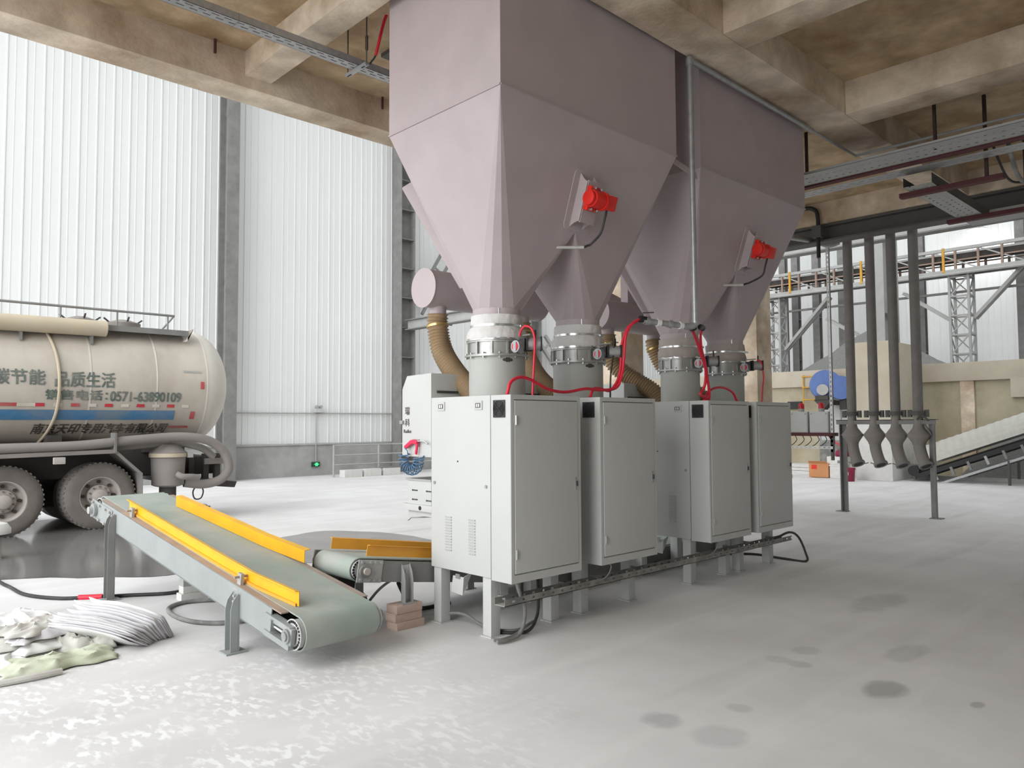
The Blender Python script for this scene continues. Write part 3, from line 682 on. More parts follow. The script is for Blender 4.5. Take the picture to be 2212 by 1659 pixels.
# air gun and coiled hose on the near bagging housing
t = thing('air_gun', 'red blow gun hung on the near bagging housing', 'air gun', (3.97, 5.4, 1.3))
g = MB().prism([(3.955, 5.50, 1.375), (3.955, 5.515, 1.40), (3.955, 5.42, 1.455), (3.955, 5.38, 1.462), (3.955, 5.325, 1.445), (3.955, 5.33, 1.425), (3.955, 5.36, 1.42), (3.955, 5.40, 1.425)], (.03, 0, 0)).build('body', 'pink_gun', t, bevel=.006)
MB().prism([(3.962, 5.345, 1.43), (3.962, 5.325, 1.43), (3.962, 5.345, 1.33), (3.962, 5.365, 1.335)], (.016, 0, 0)).build('trigger', 'pink_gun', t, bevel=.004)
MB().tube(spline([(3.97, 5.33, 1.445), (3.97, 5.24, 1.445), (3.97, 5.19, 1.425)], 6), .006, 8).build('nozzle', 'chrome', t)
MB().box(3.985, 4.0, 5.34, 5.40, 1.40, 1.46).build('hook', 'galvanised', t)
t = thing('coiled_air_hose', 'blue coiled air hose drooping under the red blow gun', 'hose', (3.97, 5.4, 1.17))
path = [Vector((3.955, 5.50, 1.385)), Vector((3.955, 5.46, 1.36)), Vector((3.955, 5.455, 1.335))]
cen = spline([(3.96, 5.515, 1.335), (3.96, 5.52, 1.27), (3.96, 5.475, 1.215), (3.96, 5.405, 1.195), (3.96, 5.335, 1.215), (3.96, 5.305, 1.265), (3.96, 5.30, 1.31)], 40)
N_ = len(cen) - 1; turns = 13
for i, c in enumerate(cen):
    d = (cen[min(i+1, N_)] - cen[max(i-1, 0)]).normalized(); u = Vector((1, 0, 0)); v = d.cross(u)
    a = 2*PI*turns*i/N_; path.append(c + (u*math.cos(a) + v*math.sin(a)) * .043)
path.append(Vector((3.99, 5.27, 1.32)))
MB().tube(path, .0048, 6).build('coil', 'blue_coil', t, smooth=1.2)

# ------------------------------------------------------------------ compressed-air pipework
t = thing('air_pipe', 'galvanised air pipe dropping in front of the farther hopper', 'pipe', (5.98, 3.84, 2.4))
MB().cyl((5.975, 3.84, 4.93), (5.99, 3.84, 2.50), .026, 14).build('drop_pipe', 'galvanised', t)
MB().lathe((5.975, 3.84, 4.90), (0, 0, 1), [(0, .034), (.05, .036), (.07, .034), (.085, .02)], 14).build('top_elbow', 'galvanised', t)
MB().cyl((5.975, 3.84, 4.95), (8.5, 3.84, 4.95), .026, 14).build('header_pipe', 'galvanised', t)
MB().cyl((8.5, 3.84, 4.95), (9.72, 3.84, 4.95), .016, 10).build('branch_pipe', 'steel_light', t)
MB().cyl((9.72, 3.84, 4.95), (9.72, -1.0, 4.95), .016, 10).build('cross_pipe', 'steel_light', t)
el = MB().tube(spline([(5.99, 3.84, 2.53), (5.99, 3.84, 2.49), (5.96, 3.86, 2.47), (5.90, 3.89, 2.465)], 6), .031, 12).build('bottom_elbow', 'galvanised', t)
mf = MB().cyl((5.93, 3.875, 2.467), (5.50, 4.06, 2.50), .026, 14).build('manifold', 'galvanised', t)
for k in range(4):
    p = Vector((5.86, 3.905, 2.472)).lerp(Vector((5.54, 4.043, 2.497)), k/3); d = Vector((-.43, .185, .033)).normalized()
    MB().ring(p - d*.018, p + d*.018, .02, .036, 12).build('fitting', 'bucket_white' if k in (0, 2) else 'galvanised', mf)
v = MB().cyl((5.53, 4.05, 2.51), (5.47, 4.075, 2.515), .03, 12).build('ball_valve', 'black_plastic', t)
MB().tube([(5.50, 4.06, 2.535), (5.50, 4.06, 2.57), (5.58, 4.0, 2.575)], .006, 6).build('valve_lever', 'seam_dark', v)
MB().cyl((6.0, 3.86, 2.46), (6.06, 3.92, 2.46), .028, 12).build('push_fitting', 'black_plastic', t); MB().cyl((6.08, 3.84, 2.47), (6.16, 3.87, 2.47), .028, 12).build('push_fitting', 'black_plastic', t)

def air_hose(lab, pts, r=.0125, m='red_hose', name='air_hose', cat='hose', group='red air hoses'):
    P = spline(pts, 8); o = MB().tube(P, r, 10).build(name, m, smooth=1.2); return tag(o, lab, cat, group)
air_hose('long red air hose from the manifold to the nearest cabinet', [(5.47, 4.08, 2.51), (5.40, 4.1, 2.47), (5.33, 4.12, 2.36), (5.31, 4.13, 2.16), (5.28, 4.13, 2.02), (5.20, 4.13, 1.90), (5.0, 4.13, 1.872), (4.8, 4.13, 1.878), (4.55, 4.13, 1.845), (4.35, 4.13, 1.862), (4.16, 4.13, 1.928), (4.04, 4.13, 1.945), (3.94, 4.13, 1.905), (3.90, 4.13, 1.81)])
air_hose('red air hose running beside the long one to the second cabinet', [(5.47, 4.10, 2.50), (5.37, 4.13, 2.43), (5.32, 4.16, 2.28), (5.30, 4.16, 2.10), (5.26, 4.16, 1.97), (5.15, 4.16, 1.875), (5.02, 4.16, 1.885), (4.93, 4.16, 1.88), (4.885, 4.16, 1.81)])
air_hose('short looped red hose on the nearest valve actuator', [(4.19, 4.29, 2.285), (4.19, 4.27, 2.33), (4.20, 4.23, 2.36), (4.22, 4.18, 2.33), (4.23, 4.16, 2.24), (4.21, 4.15, 2.08), (4.19, 4.14, 1.95), (4.17, 4.13, 1.81)], .009)
air_hose('red air hose from the elbow down to the third cabinet', [(6.06, 3.92, 2.46), (6.22, 3.98, 2.38), (6.36, 4.02, 2.25), (6.50, 4.06, 2.12), (6.56, 4.10, 2.0), (6.55, 4.12, 1.92), (6.50, 4.12, 1.87), (6.60, 4.12, 1.83), (6.56, 4.12, 1.81)], .014)
air_hose('red air hose crossing over to the third cabinet\'s fan strip', [(6.16, 3.87, 2.47), (6.25, 3.95, 2.42), (6.34, 4.0, 2.30), (6.46, 4.04, 2.18), (6.56, 4.08, 2.04), (6.62, 4.1, 1.93), (6.66, 4.12, 1.86), (6.64, 4.12, 1.81)], .013)
air_hose('red air hose arching onto the farthest cabinet side', [(6.62, 4.14, 1.81), (6.66, 4.14, 1.89), (6.80, 4.14, 1.94), (6.98, 4.14, 1.945), (7.14, 4.14, 1.90), (7.22, 4.14, 1.81)], .012)
air_hose('dark signal cable hanging from the second valve actuator', [(5.25, 4.20, 2.28), (5.23, 4.17, 2.35), (5.25, 4.2, 2.20), (5.21, 4.2, 2.0), (5.20, 4.2, 1.81)], .008, 'black_rubber', 'signal_cable', 'cable', None)
air_hose('thin red tube on the farthest valve actuator', [(7.80, 4.22, 2.28), (7.82, 4.18, 2.26), (7.85, 4.17, 2.1), (7.82, 4.17, 1.95), (7.80, 4.17, 1.81)], .008, name='air_hose')

# ------------------------------------------------------------------ cable tray and cables under the cabinets
t = thing('cable_tray', 'dusty perforated cable tray slung under the front of the cabinets', 'cable tray', (6, 4.08, .3))
TZ0 = .275
MB().box(3.80, 8.20, 4.06, 4.17, TZ0, TZ0 + .004).build('tray_base', 'steel_light', t)
for y in (4.06, 4.167):
    m = MB(); m.box(3.80, 8.20, y, y + .003, TZ0, TZ0 + .018).box(3.80, 8.20, y, y + .003, TZ0 + .034, TZ0 + .05)
    x = 3.80
    while x < 8.19: m.box(x, x + .075, y, y + .003, TZ0 + .018, TZ0 + .034); x += .105
    m.build('tray_side', 'grey_cable', t)
for x in (3.93, 4.6, 5.0, 5.55, 6.6, 7.15, 7.55, 8.05): MB().box(x, x + .02, 4.17, 4.30, TZ0 + .01, TZ0 + .035).build('support_arm', 'grey_cable', t)
def cable(lab, pts, r=.012, m='grey_cable', group=None): return air_hose(lab, pts, r, m, 'floor_cable', 'cable', group)
cable('dusty grey cable looping from the nearest cabinet to the floor', [(3.95, 4.10, .44), (3.99, 4.10, .34), (4.06, 4.12, .22), (4.07, 4.14, .10), (4.0, 4.12, .03), (3.86, 4.10, .02), (3.78, 4.12, .02)], .014)
cable('second dusty cable beside the loop under the nearest cabinet', [(3.98, 4.12, .44), (4.02, 4.13, .33), (4.09, 4.15, .21), (4.10, 4.17, .09), (4.03, 4.16, .03), (3.88, 4.15, .018), (3.80, 4.18, .018)], .011)
cable('dusty cables lying between the nearest cabinet\'s legs', [(3.92, 4.99, .02), (3.95, 4.85, .07), (3.97, 4.70, .08), (3.98, 4.55, .04), (3.99, 4.40, .02), (4.1, 4.25, .02), (4.4, 4.35, .02)], .012)
cable('black cable dropping behind the nearest cabinet\'s floor loop', [(4.28, 4.20, .44), (4.30, 4.21, .25), (4.27, 4.20, .10), (4.12, 4.17, .018), (3.95, 4.35, .015)], .012, 'black_rubber')
cable('black cable arching off the far end of the cable tray', [(7.9, 4.11, .31), (8.18, 4.08, .36), (8.30, 4.03, .30), (8.40, 4.0, .12), (8.44, 4.02, .015), (8.44, 4.3, .014), (8.46, 4.7, .014), (8.1, 5.0, .014)], .013, 'black_rubber')
cable('thin wire sagging under the second cabinet', [(4.98, 4.06, .44), (5.0, 4.05, .40), (4.93, 4.05, .33), (4.75, 4.07, .29)], .006)
cable('thin wire sagging under the third cabinet', [(6.62, 4.06, .44), (6.64, 4.05, .40), (6.55, 4.05, .33), (6.3, 4.07, .29)], .006)

# ================================================================== INCLINED BELT CONVEYOR
t = thing('inclined_conveyor', 'inclined belt conveyor with yellow side guards climbing towards the tanker', 'conveyor', (2.66, 6.3, 0))
b0, b1 = Vector((2.745, 4.615, .24)), Vector((2.565, 8.145, .795))     # tail and head drum centres
cv = (b1 - b0).normalized(); cuX = Vector((1, .05, 0)).normalized(); cw = cuX.cross(cv).normalized(); LL = (b1 - b0).length
def C(u, s, w): return b0 + cuX*u + cv*s + cw*w
HWb, rd = .285, .105
# belt loop as a closed thick band
m = MB(); prof = []
nA = 14
for k in range(nA + 1): a = PI/2 + PI*k/nA; prof.append((rd*math.cos(a), rd*math.sin(a)))
for k in range(nA + 1): a = -PI/2 + PI*k/nA; prof.append((LL + rd*math.cos(a), rd*math.sin(a)))
n = len(prof)
vs = []
for u in (-HWb, HWb):
    for rr in (0, .009):
        for (s, w) in prof:
            s0 = min(max(s, 0), LL); d = Vector((s - s0, w)); d = d.normalized() if d.length else Vector((0, 1)); vs.append(C(u, s + d.x*rr, w + d.y*rr))
fs = []
for i in range(n):
    j = (i+1) % n
    fs += [(n+i, n+j, 3*n+j, 3*n+i), (i, 2*n+i, 2*n+j, j), (i, j, n+j, n+i), (2*n+i, 3*n+i, 3*n+j, 2*n+j)]
m.add(vs, fs).build('belt', 'belt_green', t, smooth=.5)
for s in (0, LL):
    dr = MB().cyl(C(-HWb-.03, s, 0), C(HWb+.03, s, 0), rd - .012, 28).build('drum', 'box_paint', t)
    for u, sg in ((-HWb-.03, -1), (HWb+.03, 1)):
        m = MB()
        for k in range(22):
            a = 2*PI*k/22; m.obox(C(u + sg*.003, s + (rd-.022)*math.cos(a), (rd-.022)*math.sin(a)), cuX, cv*math.cos(a) + cw*math.sin(a), cv*-math.sin(a) + cw*math.cos(a), .006, .016, .014)
        m.build('drum_slots', 'cabinet_dark', dr)
        MB().ring(C(u - sg*.002, s, 0), C(u + sg*.004, s, 0), rd - .012, rd - .004, 28).build('drum_rim', 'box_paint', dr)
def channel(mb, u0, u1, s0, s1, w0, w1):
    return mb.obox(C((u0+u1)/2, (s0+s1)/2, (w0+w1)/2), cuX, cv, cw, u1-u0, s1-s0, w1-w0)
for sg, nm in ((-1, 'near'), (1, 'far')):
    a, b_ = sorted((sg*.335, sg*.343))
    f = channel(MB(), a, b_, .24, LL - .12, -.105, .108).build('side_frame', 'conveyor_paint', t)
    fa, fb = sorted((sg*.287, sg*.343))
    channel(MB(), fa, fb, .12, LL - .10, .100, .109).build('top_flange', 'dusty_wood', f); channel(MB(), fa, fb, .24, LL - .12, -.107, -.098).build('bottom_flange', 'conveyor_paint', f)
    # take-up fork at the tail
    for w in (.04, -.075): channel(MB(), *sorted((sg*.30, sg*.355)), -.02, .30, w - .018, w + .018).build('take_up_rail', 'conveyor_paint', f)
    channel(MB(), *sorted((sg*.325, sg*.36)), -.03 - .02, .05, -.055, .055).build('bearing_block', 'conveyor_paint', f, bevel=.012)
    MB().cyl(C(sg*.30, 0, 0), C(sg*.385, 0, 0), .028, 16).build('tail_shaft', 'galvanised', f); MB().ring(C(sg*.355, 0, 0), C(sg*.375, 0, 0), .03, .046, 16).build('bearing', 'galvanised', f)
    MB().cyl(C(sg*.345, .04, 0), C(sg*.345, .20, 0), .012, 8).build('take_up_screw', 'chrome', f); channel(MB(), *sorted((sg*.33, sg*.37)), .19, .21, -.035, .04).build('screw_lug', 'conveyor_paint', f)
    # head bearing plate
    hp = channel(MB(), *sorted((sg*.343, sg*.352)), LL - .42, LL + .11, -.10, .075).build('head_plate', 'conveyor_paint', f, bevel=.004)
    for s in (LL - .38, LL - .27, LL - .12, LL + .06):
        for w in (.055, -.08): MB().cyl(C(sg*.35, s, w), C(sg*.372, s, w), .013, 6).build('bolt', 'steel_light', hp)
    MB().cyl(C(sg*.35, LL, -.01), C(sg*.385, LL, -.01), .062, 18).build('bearing_housing', 'conveyor_paint', hp, bevel=.006); MB().cyl(C(sg*.385, LL, -.01), C(sg*.42, LL, -.01), .034, 12).build('head_shaft', 'steel_light', hp)
    # channel legs
    for s, wd in ((.72, .09), (3.12, .10)):
        top = C(sg*.352, s, .05); x = top.x; y = top.y
        lg = MB(); lg.box(x - .006*sg - .004, x - .006*sg + .004, y - wd/2, y + wd/2, .012, top.z)
        for yy in (y - wd/2, y + wd/2):
            p = [(x, yy, .012), (x + sg*.055, yy, .012), (x + sg*.055, yy, top.z - .10), (x + sg*.04, yy, top.z - .04), (x, yy, top.z + .015)]
            lg.prism(p, (0, .006, 0))
        l = lg.build('leg', 'steel_grey' if s > 3 else 'conveyor_paint', t)
        MB().box(x - .06 if sg > 0 else x - .09, x + .09 if sg > 0 else x + .06, y - wd/2 - .02, y + wd/2 + .02, 0, .012).build('foot_plate', 'conveyor_paint', l)
        for w in (.0, .04): MB().cyl(C(sg*.352, s, w), C(sg*.372, s, w), .011, 6).build('bolt', 'steel_light', l)
# guards: bent sheet with turned flange
def guard(name, pts, h, fl, m_, par, z_up=.0):
    """pts: points along the guard's foot; sheet of height h with an outward top flange fl"""
    mb = MB(); n = len(pts); th = cuX*.004
    tops = [p + Vector((0, 0, h)) for p in pts]; out = [q + fl for q in tops]
    vs = []
    for row in (pts, tops, out): vs += list(row)
    fs = [(i, i+1, n+i+1, n+i) for i in range(n-1)] + [(n+i, n+i+1, 2*n+i+1, 2*n+i) for i in range(n-1)]
    return mb.add(vs, fs).build(name, m_, par, smooth=0, solid=.005)
g1 = guard('yellow_guard', [C(-.275, 2.95, .12), C(-.272, 2.2, .12), C(-.268, 1.2, .12), C(-.262, .62, .12), C(-.20, .14, .12)], .10, Vector((-.03, 0, .004)), 'yellow_paint', t)
g2 = guard('yellow_guard', [C(.16, 2.98, .12), C(.19, 2.5, .12), C(.225, 1.9, .12), C(.25, 1.45, .12), C(.31, .92, .125)], .095, Vector((.05, 0, .006)), 'yellow_paint', t)
guard('guard_skirt', [C(-.288, 2.9, .115), C(-.286, 2.2, .115), C(-.282, 1.2, .115), C(-.276, .60, .115), C(-.215, .16, .115)], .018, Vector((.012, 0, 0)), 'orange_paint', g1)
for g, u, sl in ((g1, -.315, (2.78, .74)), (g2, .31, (2.7, 1.55))):
    for s in sl:
        sg = -1 if u < 0 else 1
        channel(MB(), u - .012, u + .012, s - .025, s + .025, .07, .19).build('guard_bracket', 'steel_light', g); MB().cyl(C(u - sg*-.05, s, .165), C(u - sg*.05, s, .165), .009, 8).build('adjusting_bolt', 'dusty_wood', g)
        channel(MB(), u - .03, u + .03, s - .03, s + .03, .074, .082).build('bracket_foot', 'steel_light', g)

# ------------------------------------------------------------------ flat conveyor behind the cabinets
X0c, X1c, Zc, rc, Ya, Yb = 3.22, 5.15, .487, .082, 5.03, 5.62
t = thing('feeder_conveyor', 'low belt conveyor with orange guards coming out behind the nearest cabinet', 'conveyor', (X0c, 5.3, Zc))
TILT = .148; t.rotation_euler = (0, TILT, 0)               # it climbs towards its drum
UPR = Matrix.Translation((X0c, 5.3, Zc)) @ Matrix.Rotation(-TILT, 4, 'Y') @ Matrix.Translation((-X0c, -5.3, -Zc))
m = MB(); prof = []
for k in range(15): a = PI/2 + PI*k/14; prof.append((X0c + rc*math.cos(a), Zc + rc*math.sin(a)))
for k in range(15): a = -PI/2 + PI*k/14; prof.append((X1c + rc*math.cos(a), Zc + rc*math.sin(a)))
n = len(prof); vs = []
for y in (Ya + .03, Yb - .03):
    for rr in (0, .008):
        for (x, z) in prof:
            x0 = min(max(x, X0c), X1c); d = Vector((x - x0, z - Zc)).normalized(); vs.append((x + d.x*rr, y, z + d.y*rr))
fs = []
for i in range(n):
    j = (i+1) % n; fs += [(n+i, n+j, 3*n+j, 3*n+i), (i, 2*n+i, 2*n+j, j), (i, j, n+j, n+i), (2*n+i, 3*n+i, 3*n+j, 2*n+j)]
m.add(vs, fs).build('belt', 'belt_green', t, smooth=.5)
dr = MB().cyl((X0c, Ya + .012, Zc), (X0c, Yb - .012, Zc), rc - .008, 28).build('drum', 'box_paint', t)
for y, sg in ((Ya + .012, -1), (Yb - .012, 1)):
    m = MB()
    for k in range(20):
        a = 2*PI*k/20; m.obox((X0c + (rc-.014)*math.cos(a), y + sg*.002, Zc + (rc-.014)*math.sin(a)), (0, 1, 0), (math.cos(a), 0, math.sin(a)), (-math.sin(a), 0, math.cos(a)), .005, .015, .013)
    m.build('drum_slots', 'cabinet_dark', dr)
for y, sg in ((5.0, -1), (5.65, 1)):
    f = MB().box(X0c - .055, X1c, y - .004, y + .004, .405, .565).build('side_frame', 'steel_grey', t)
    pl = MB().box(X0c - .06, X0c + .16, *sorted((y + sg*.004, y + sg*.012)), .40, .57).build('bearing_plate', 'steel_light', f, bevel=.003)
    for x in (X0c - .03, X0c + .045, X0c + .09, X0c + .145):
        for z in (.42, .55): MB().cyl((x, y + sg*.010, z), (x, y + sg*.022, z), .011, 8).build('bolt', 'steel_light', pl)
    MB().cyl((X0c, y + sg*.01, Zc), (X0c, y + sg*.035, Zc), .052, 20).build('bearing_housing', 'grey_cable', pl, bevel=.005); MB().cyl((X0c, y + sg*.035, Zc), (X0c, y + sg*.055, Zc), .027, 14).build('shaft', 'rim', pl)
    for x in (3.60, 4.85):
        top = .54 - (x - X0c)*math.tan(TILT); z0 = .19 if (x == 3.60 and sg < 0) else .0
        l = MB().box(x - .04, x + .04, *sorted((y + sg*.006, y + sg*.014)), z0 + .008, top).xf(UPR).build('leg', 'steel_light', f)
        for xx in (x - .04, x + .034):
            MB().prism([(xx, y + sg*.012, z0), (xx, y + sg*.06, z0), (xx, y + sg*.06, top - .12), (xx, y + sg*.045, top - .05), (xx, y + sg*.012, top + .01)], (.006, 0, 0)).xf(UPR).build('leg_flange', 'steel_light', l)
        MB().box(x - .07, x + .06, *sorted((y + sg*.0, y + sg*.075)), z0, z0 + .008).xf(UPR).build('foot_plate', 'steel_light', l)
        for z in (top - .05, top - .14): MB().cyl((x, y + sg*.012, z), (x, y + sg*.022, z), .012, 8).xf(UPR).build('bolt', 'steel_light', l)
mk = MB().box(3.26, 3.42, 5.4, 5.60, .16, .40).build('drive_bracket', 'truck_dark', t); MB().cyl((3.34, 5.2, .22), (3.34, 5.55, .22), .085, 16).build('drive_motor', 'truck_dark', mk)
def guard2(y, x0, x1, z0, h, fl):
    mb = MB().add([(x0, y, z0), (x1, y, z0), (x1, y, z0 + h), (x0, y, z0 + h), (x1, y + fl, z0 + h + .004), (x0, y + fl, z0 + h + .004)], [(0, 1, 2, 3), (3, 2, 4, 5)])
    return mb.build('orange_guard', 'orange_paint', t, smooth=0, solid=.005)
a = guard2(5.09, 3.285, 5.1, .588, .082, -.035); b_ = guard2(5.56, 3.25, 5.1, .590, .085, .03)
for g, y in ((a, 5.055), (b_, 5.60)):
    for x in (3.95, 4.8):
        MB().box(x - .018, x + .018, y - .006, y + .006, .56, .66).build('guard_bracket', 'dusty_wood', g); MB().cyl((x, y - .04, .635), (x, y + .04, .635), .009, 8).build('adjusting_bolt', 'dusty_wood', g)
t = thing('run_out_conveyor', 'low dark conveyor bed seen in the gaps under the farther cabinets', 'conveyor', (6.9, 5.3, 0))
MB().box(5.25, 8.6, 5.0, 5.02, .06, .22).build('side_frame', 'steel_grey', t); MB().box(5.25, 8.6, 5.63, 5.65, .06, .22).build('side_frame', 'steel_grey', t)
MB().box(5.22, 8.63, 5.03, 5.62, .19, .235).build('belt', 'belt_green', t, bevel=.015)
for x in (5.4, 6.9, 8.4):
    for y in (5.0, 5.62): MB().box(x, x + .08, y, y + .03, 0, .08).build('foot', 'steel_grey', t)
# bricks under the feet
for i, nm in enumerate(('bottom', 'middle', 'top')):
    dx = (.0, -.012, -.004)[i]; dy = (.0, .006, .0)[i]
    o = MB().box(3.475 + dx, 3.735 + dx - .008*i, 4.925 + dy, 5.065 + dy, .0635*i, .0635*i + .062).build('brick', 'brick_pink', bevel=.004)
    tag(o, '%s pink brick of the three propping the feeder conveyor\'s foot' % nm, 'brick', 'bricks under the conveyor foot')
for i, nm in enumerate(('lower', 'upper')):
    o = MB().box(2.66 + .02*i, 2.90 - .03*i, 7.12 + .01*i, 7.24, .065*i, .065*i + .064).build('brick', 'dusty_block', bevel=.004)
    tag(o, '%s dusty brick of the pair behind the inclined conveyor' % nm, 'brick', 'dusty bricks behind the conveyor')
tag(MB().box(2.68, 2.74, 7.13, 7.22, .131, .23).box(2.74, 2.83, 7.13, 7.14, .131, .23).build('channel_offcut', 'steel_light'), 'short steel channel piece standing on the dusty brick pair', 'steel offcut')

# floor cables
cable('black cable snaking over the floor past the sack pile', [(.9, 9.9, .016), (1.55, 9.75, .016), (1.66, 9.0, .016), (1.70, 8.4, .016), (1.88, 8.0, .016), (2.11, 7.83, .016), (2.4, 7.66, .016), (2.66, 7.50, .016), (2.9, 7.5, .016)], .017, 'black_rubber')
o = MB().tube(spline([(2.02, 7.89, .018), (2.11, 7.83, .018), (2.19, 7.78, .018)], 5), .024, 10).build('cable_sleeve', 'red_hose'); tag(o, 'short red tape sleeve round the black floor cable', 'tape')
cable('grey hose looping on the floor under the inclined conveyor', [(3.1, 6.0, .018), (2.68, 6.02, .018), (2.47, 6.2, .018), (2.40, 6.5, .018), (2.45, 6.85, .018), (2.62, 7.0, .018), (2.83, 6.93, .018), (3.1, 6.7, .018)], .018)
cable('power lead hanging from the feeder conveyor\'s near leg', [(3.62, 5.03, .42), (3.50, 5.2, .28), (3.42, 5.35, .08), (3.40, 5.4, .016), (3.5, 5.6, .016), (3.7, 5.7, .016)], .011)
cable('thick black hose bending down beside the brick prop', [(3.68, 5.2, .30), (3.75, 5.25, .22), (3.85, 5.3, .10), (4.0, 5.32, .02), (4.3, 5.3, .02)], .018, 'black_rubber')

# ------------------------------------------------------------------ sacks
def sheaf():
    c0 = Vector((1.93, 6.22, 0)); a = Vector((.52, -.854, 0)); b = Vector((.854, .52, 0)); K = 22
    for k in range(K):
        th = math.radians(34 + 30*k/K + random.uniform(-3, 3)); f = k/(K-1)
        base = c0 + b*(-.17 + .30*f) + a*random.uniform(-.025, .025)
        dirn = -b*math.cos(th) + Vector((0, 0, 1))*math.sin(th); Lh, Wd = .60 + random.uniform(-.03, .02), .30 + random.uniform(-.02, .02)
        n = 8; vs = []
        for i in range(n + 1):
            for j in range(4):
                s = (i/n - .5)*Lh; w = j/3*Wd
                sag = .03*math.sin(i/n*PI) * (j/3) - .05*(i/n)**2*(j/3)
                p = base + a*s + dirn*w*(1 - .25*(i/n)) + Vector((0, 0, .006 + sag*.6 + .010*noise.noise(Vector((s*7, w*7, k*1.7)))*(j > 0)))
                if i == 0: p += dirn*random.uniform(0, .045) - a*random.uniform(0, .05)
                if p.z < .006: p.z = .006
                vs.append(p)
        fs = [(i*4+j, i*4+j+1, (i+1)*4+j+1, (i+1)*4+j) for i in range(n) for j in range(3)]
        o = MB().add(vs, fs).build('paper_sack', 'paper' if k % 4 else 'paper_white', solid=.006, smooth=.8)
        tag(o, 'flat empty paper sack in the leaning sheaf beside the conveyor', 'sack', 'paper sacks in the leaning sheaf')
sheaf()
def crumple(lab, x, y, L, Wd, rz, m_, h, seed, z0=.01, name='crumpled_sack', fold=1.0):
    nx, ny = 44, 30; vs = []; R = Matrix.Rotation(rz, 3, 'Z')
    for i in range(nx + 1):
        for j in range(ny + 1):
            u, v = i/nx*2 - 1, j/ny*2 - 1
            edge = max(0, 1 - max(abs(u), abs(v))**4)
            q = Vector((u*2.2 + seed*3.1, v*1.7, seed))
            rid = 1 - abs(noise.noise(q*.8)); rid2 = 1 - abs(noise.noise(Vector((q.x*.9, q.y*2.2, seed)) + Vector((5, 2, 1))))
            z = z0 + edge**.8 * h * (.30 + .38*rid**4 + .22*rid2**6*fold + .25*noise.noise(q*.6) + .05*noise.noise(q*2.5))
            wob = Vector((noise.noise(Vector((v*2.4, seed, 1))) * .10*L, noise.noise(Vector((u*2.4, seed, 4))) * .16*Wd, 0))
            p = R @ (Vector((u*L/2, v*Wd/2*(1 - .25*u*noise.noise(Vector((seed, 1, 2)))), 0)) + wob); vs.append((x + p.x, y + p.y, max(z, z0)))
    fs = [(i*(ny+1)+j, (i+1)*(ny+1)+j, (i+1)*(ny+1)+j+1, i*(ny+1)+j+1) for i in range(nx) for j in range(ny)]
    o = MB().add(vs, fs).build(name, m_, solid=.004, smooth=.9); return tag(o, lab, 'sack')
crumple('greenish crumpled plastic sack at the front of the heap', 1.38, 5.86, .68, .34, .0, 'green_sack', .095, 1.3, fold=.5)
for k, (dx, dy, rz, m_, lab) in enumerate(((0, 0, .25, 'woven_sack', 'lowest beige woven sack of the flat layers in the heap'), (.04, .02, .42, 'paper_white', 'pale sack second from the bottom of the flat layers'), (-.03, .05, .15, 'woven_sack', 'beige sack third from the bottom of the flat layers'), (.03, .03, .34, 'paper', 'grey-white sack second from the top of the flat layers'), (-.02, .08, .5, 'woven_sack', 'topmost beige sack of the flat layers in the heap'))):
    crumple(lab, 1.40 + dx, 6.36 + dy, .74 - .05*k, .48 - .03*k, rz, m_, .075, 2.9 + k*1.37, .012 + .032*k, fold=.7)
crumple('grey crumpled sack wedged against the leaning paper sheaf', 1.66, 6.22, .42, .36, -.5, 'woven_sack', .13, 4.4, .014, fold=1.5)
crumple('white flat sack lying at the back of the heap', 1.35, 7.15, .62, .62, .25, 'paper_white', .11, 6.1, .03, fold=.2)
crumple('dark grey sack tucked under the white one', 1.42, 6.80, .50, .28, .1, 'dark_sack', .12, 7.7, .012)
crumple('white torn sack spilling past the left frame edge', .98, 6.15, .50, .5, .4, 'paper_white', .08, 9.2, .012, fold=.4)
crumple('small torn white paper scraps behind the sheaf', 1.78, 6.75, .30, .26, .8, 'paper_white', .13, 11.5, .012)
tag(MB().tube(spline([(.7, 5.65, .02), (1.0, 5.62, .02), (1.2, 5.6, .025), (1.35, 5.62, .02)], 6), .022, 8).build('rolled_sack_edge', 'woven_sack'), 'rolled grey sack hem lying in front of the heap', 'sack')

# ================================================================== TANKER TRUCK
TY, TZ, TR, XE = 13.95, 2.27, 1.0, 5.22
t = thing('tanker_truck', 'dusty bulk cement tanker trailer cut by the left frame edge', 'truck', (2.5, TY, 0))
tk = MB().cyl((-3.0, TY, TZ), (XE, TY, TZ), TR, 72, caps=False).build('tank', 'tank_paint', t, smooth=.5)
MB().lathe((XE, TY, TZ), (1, 0, 0), [(0, TR)] + [(.62*math.sin(a), TR*math.cos(a)) for a in [PI/2*k/12 for k in range(1, 13)]], 72).build('tank_head', 'tank_head', t, smooth=.6)
MB().cyl((-3.03, TY, TZ), (-3.0, TY, TZ), TR, 48).build('front_head', 'tank_head', t)
for x in (2.05, 3.42, 4.40, XE): MB().ring((x - .012, TY, TZ), (x + .012, TY, TZ), TR - .01, TR + .005, 72).build('tank_seam', 'tank_head', tk)
def on_tank(x, z, off=.008):
    c = max(-1, min(1, (z - TZ)/TR)); return Vector((x, TY - (TR + off)*math.sqrt(1 - c*c), TZ + (TR + off)*c))
def tank_text(body, x0, x1, z0, z1, m_, shear=0):
    vs, fs = text_mesh(body, x0, x1, z0, z1, shear, 0.0); m = MB()
    for k, (dx, dz) in enumerate(((0, 0), (.007, 0), (0, .006), (.007, .006))): m.add([on_tank(a + dx, b + dz, .008 + .0008*k) for a, b in vs], fs)
    m.build('lettering', m_, tk, smooth=0)
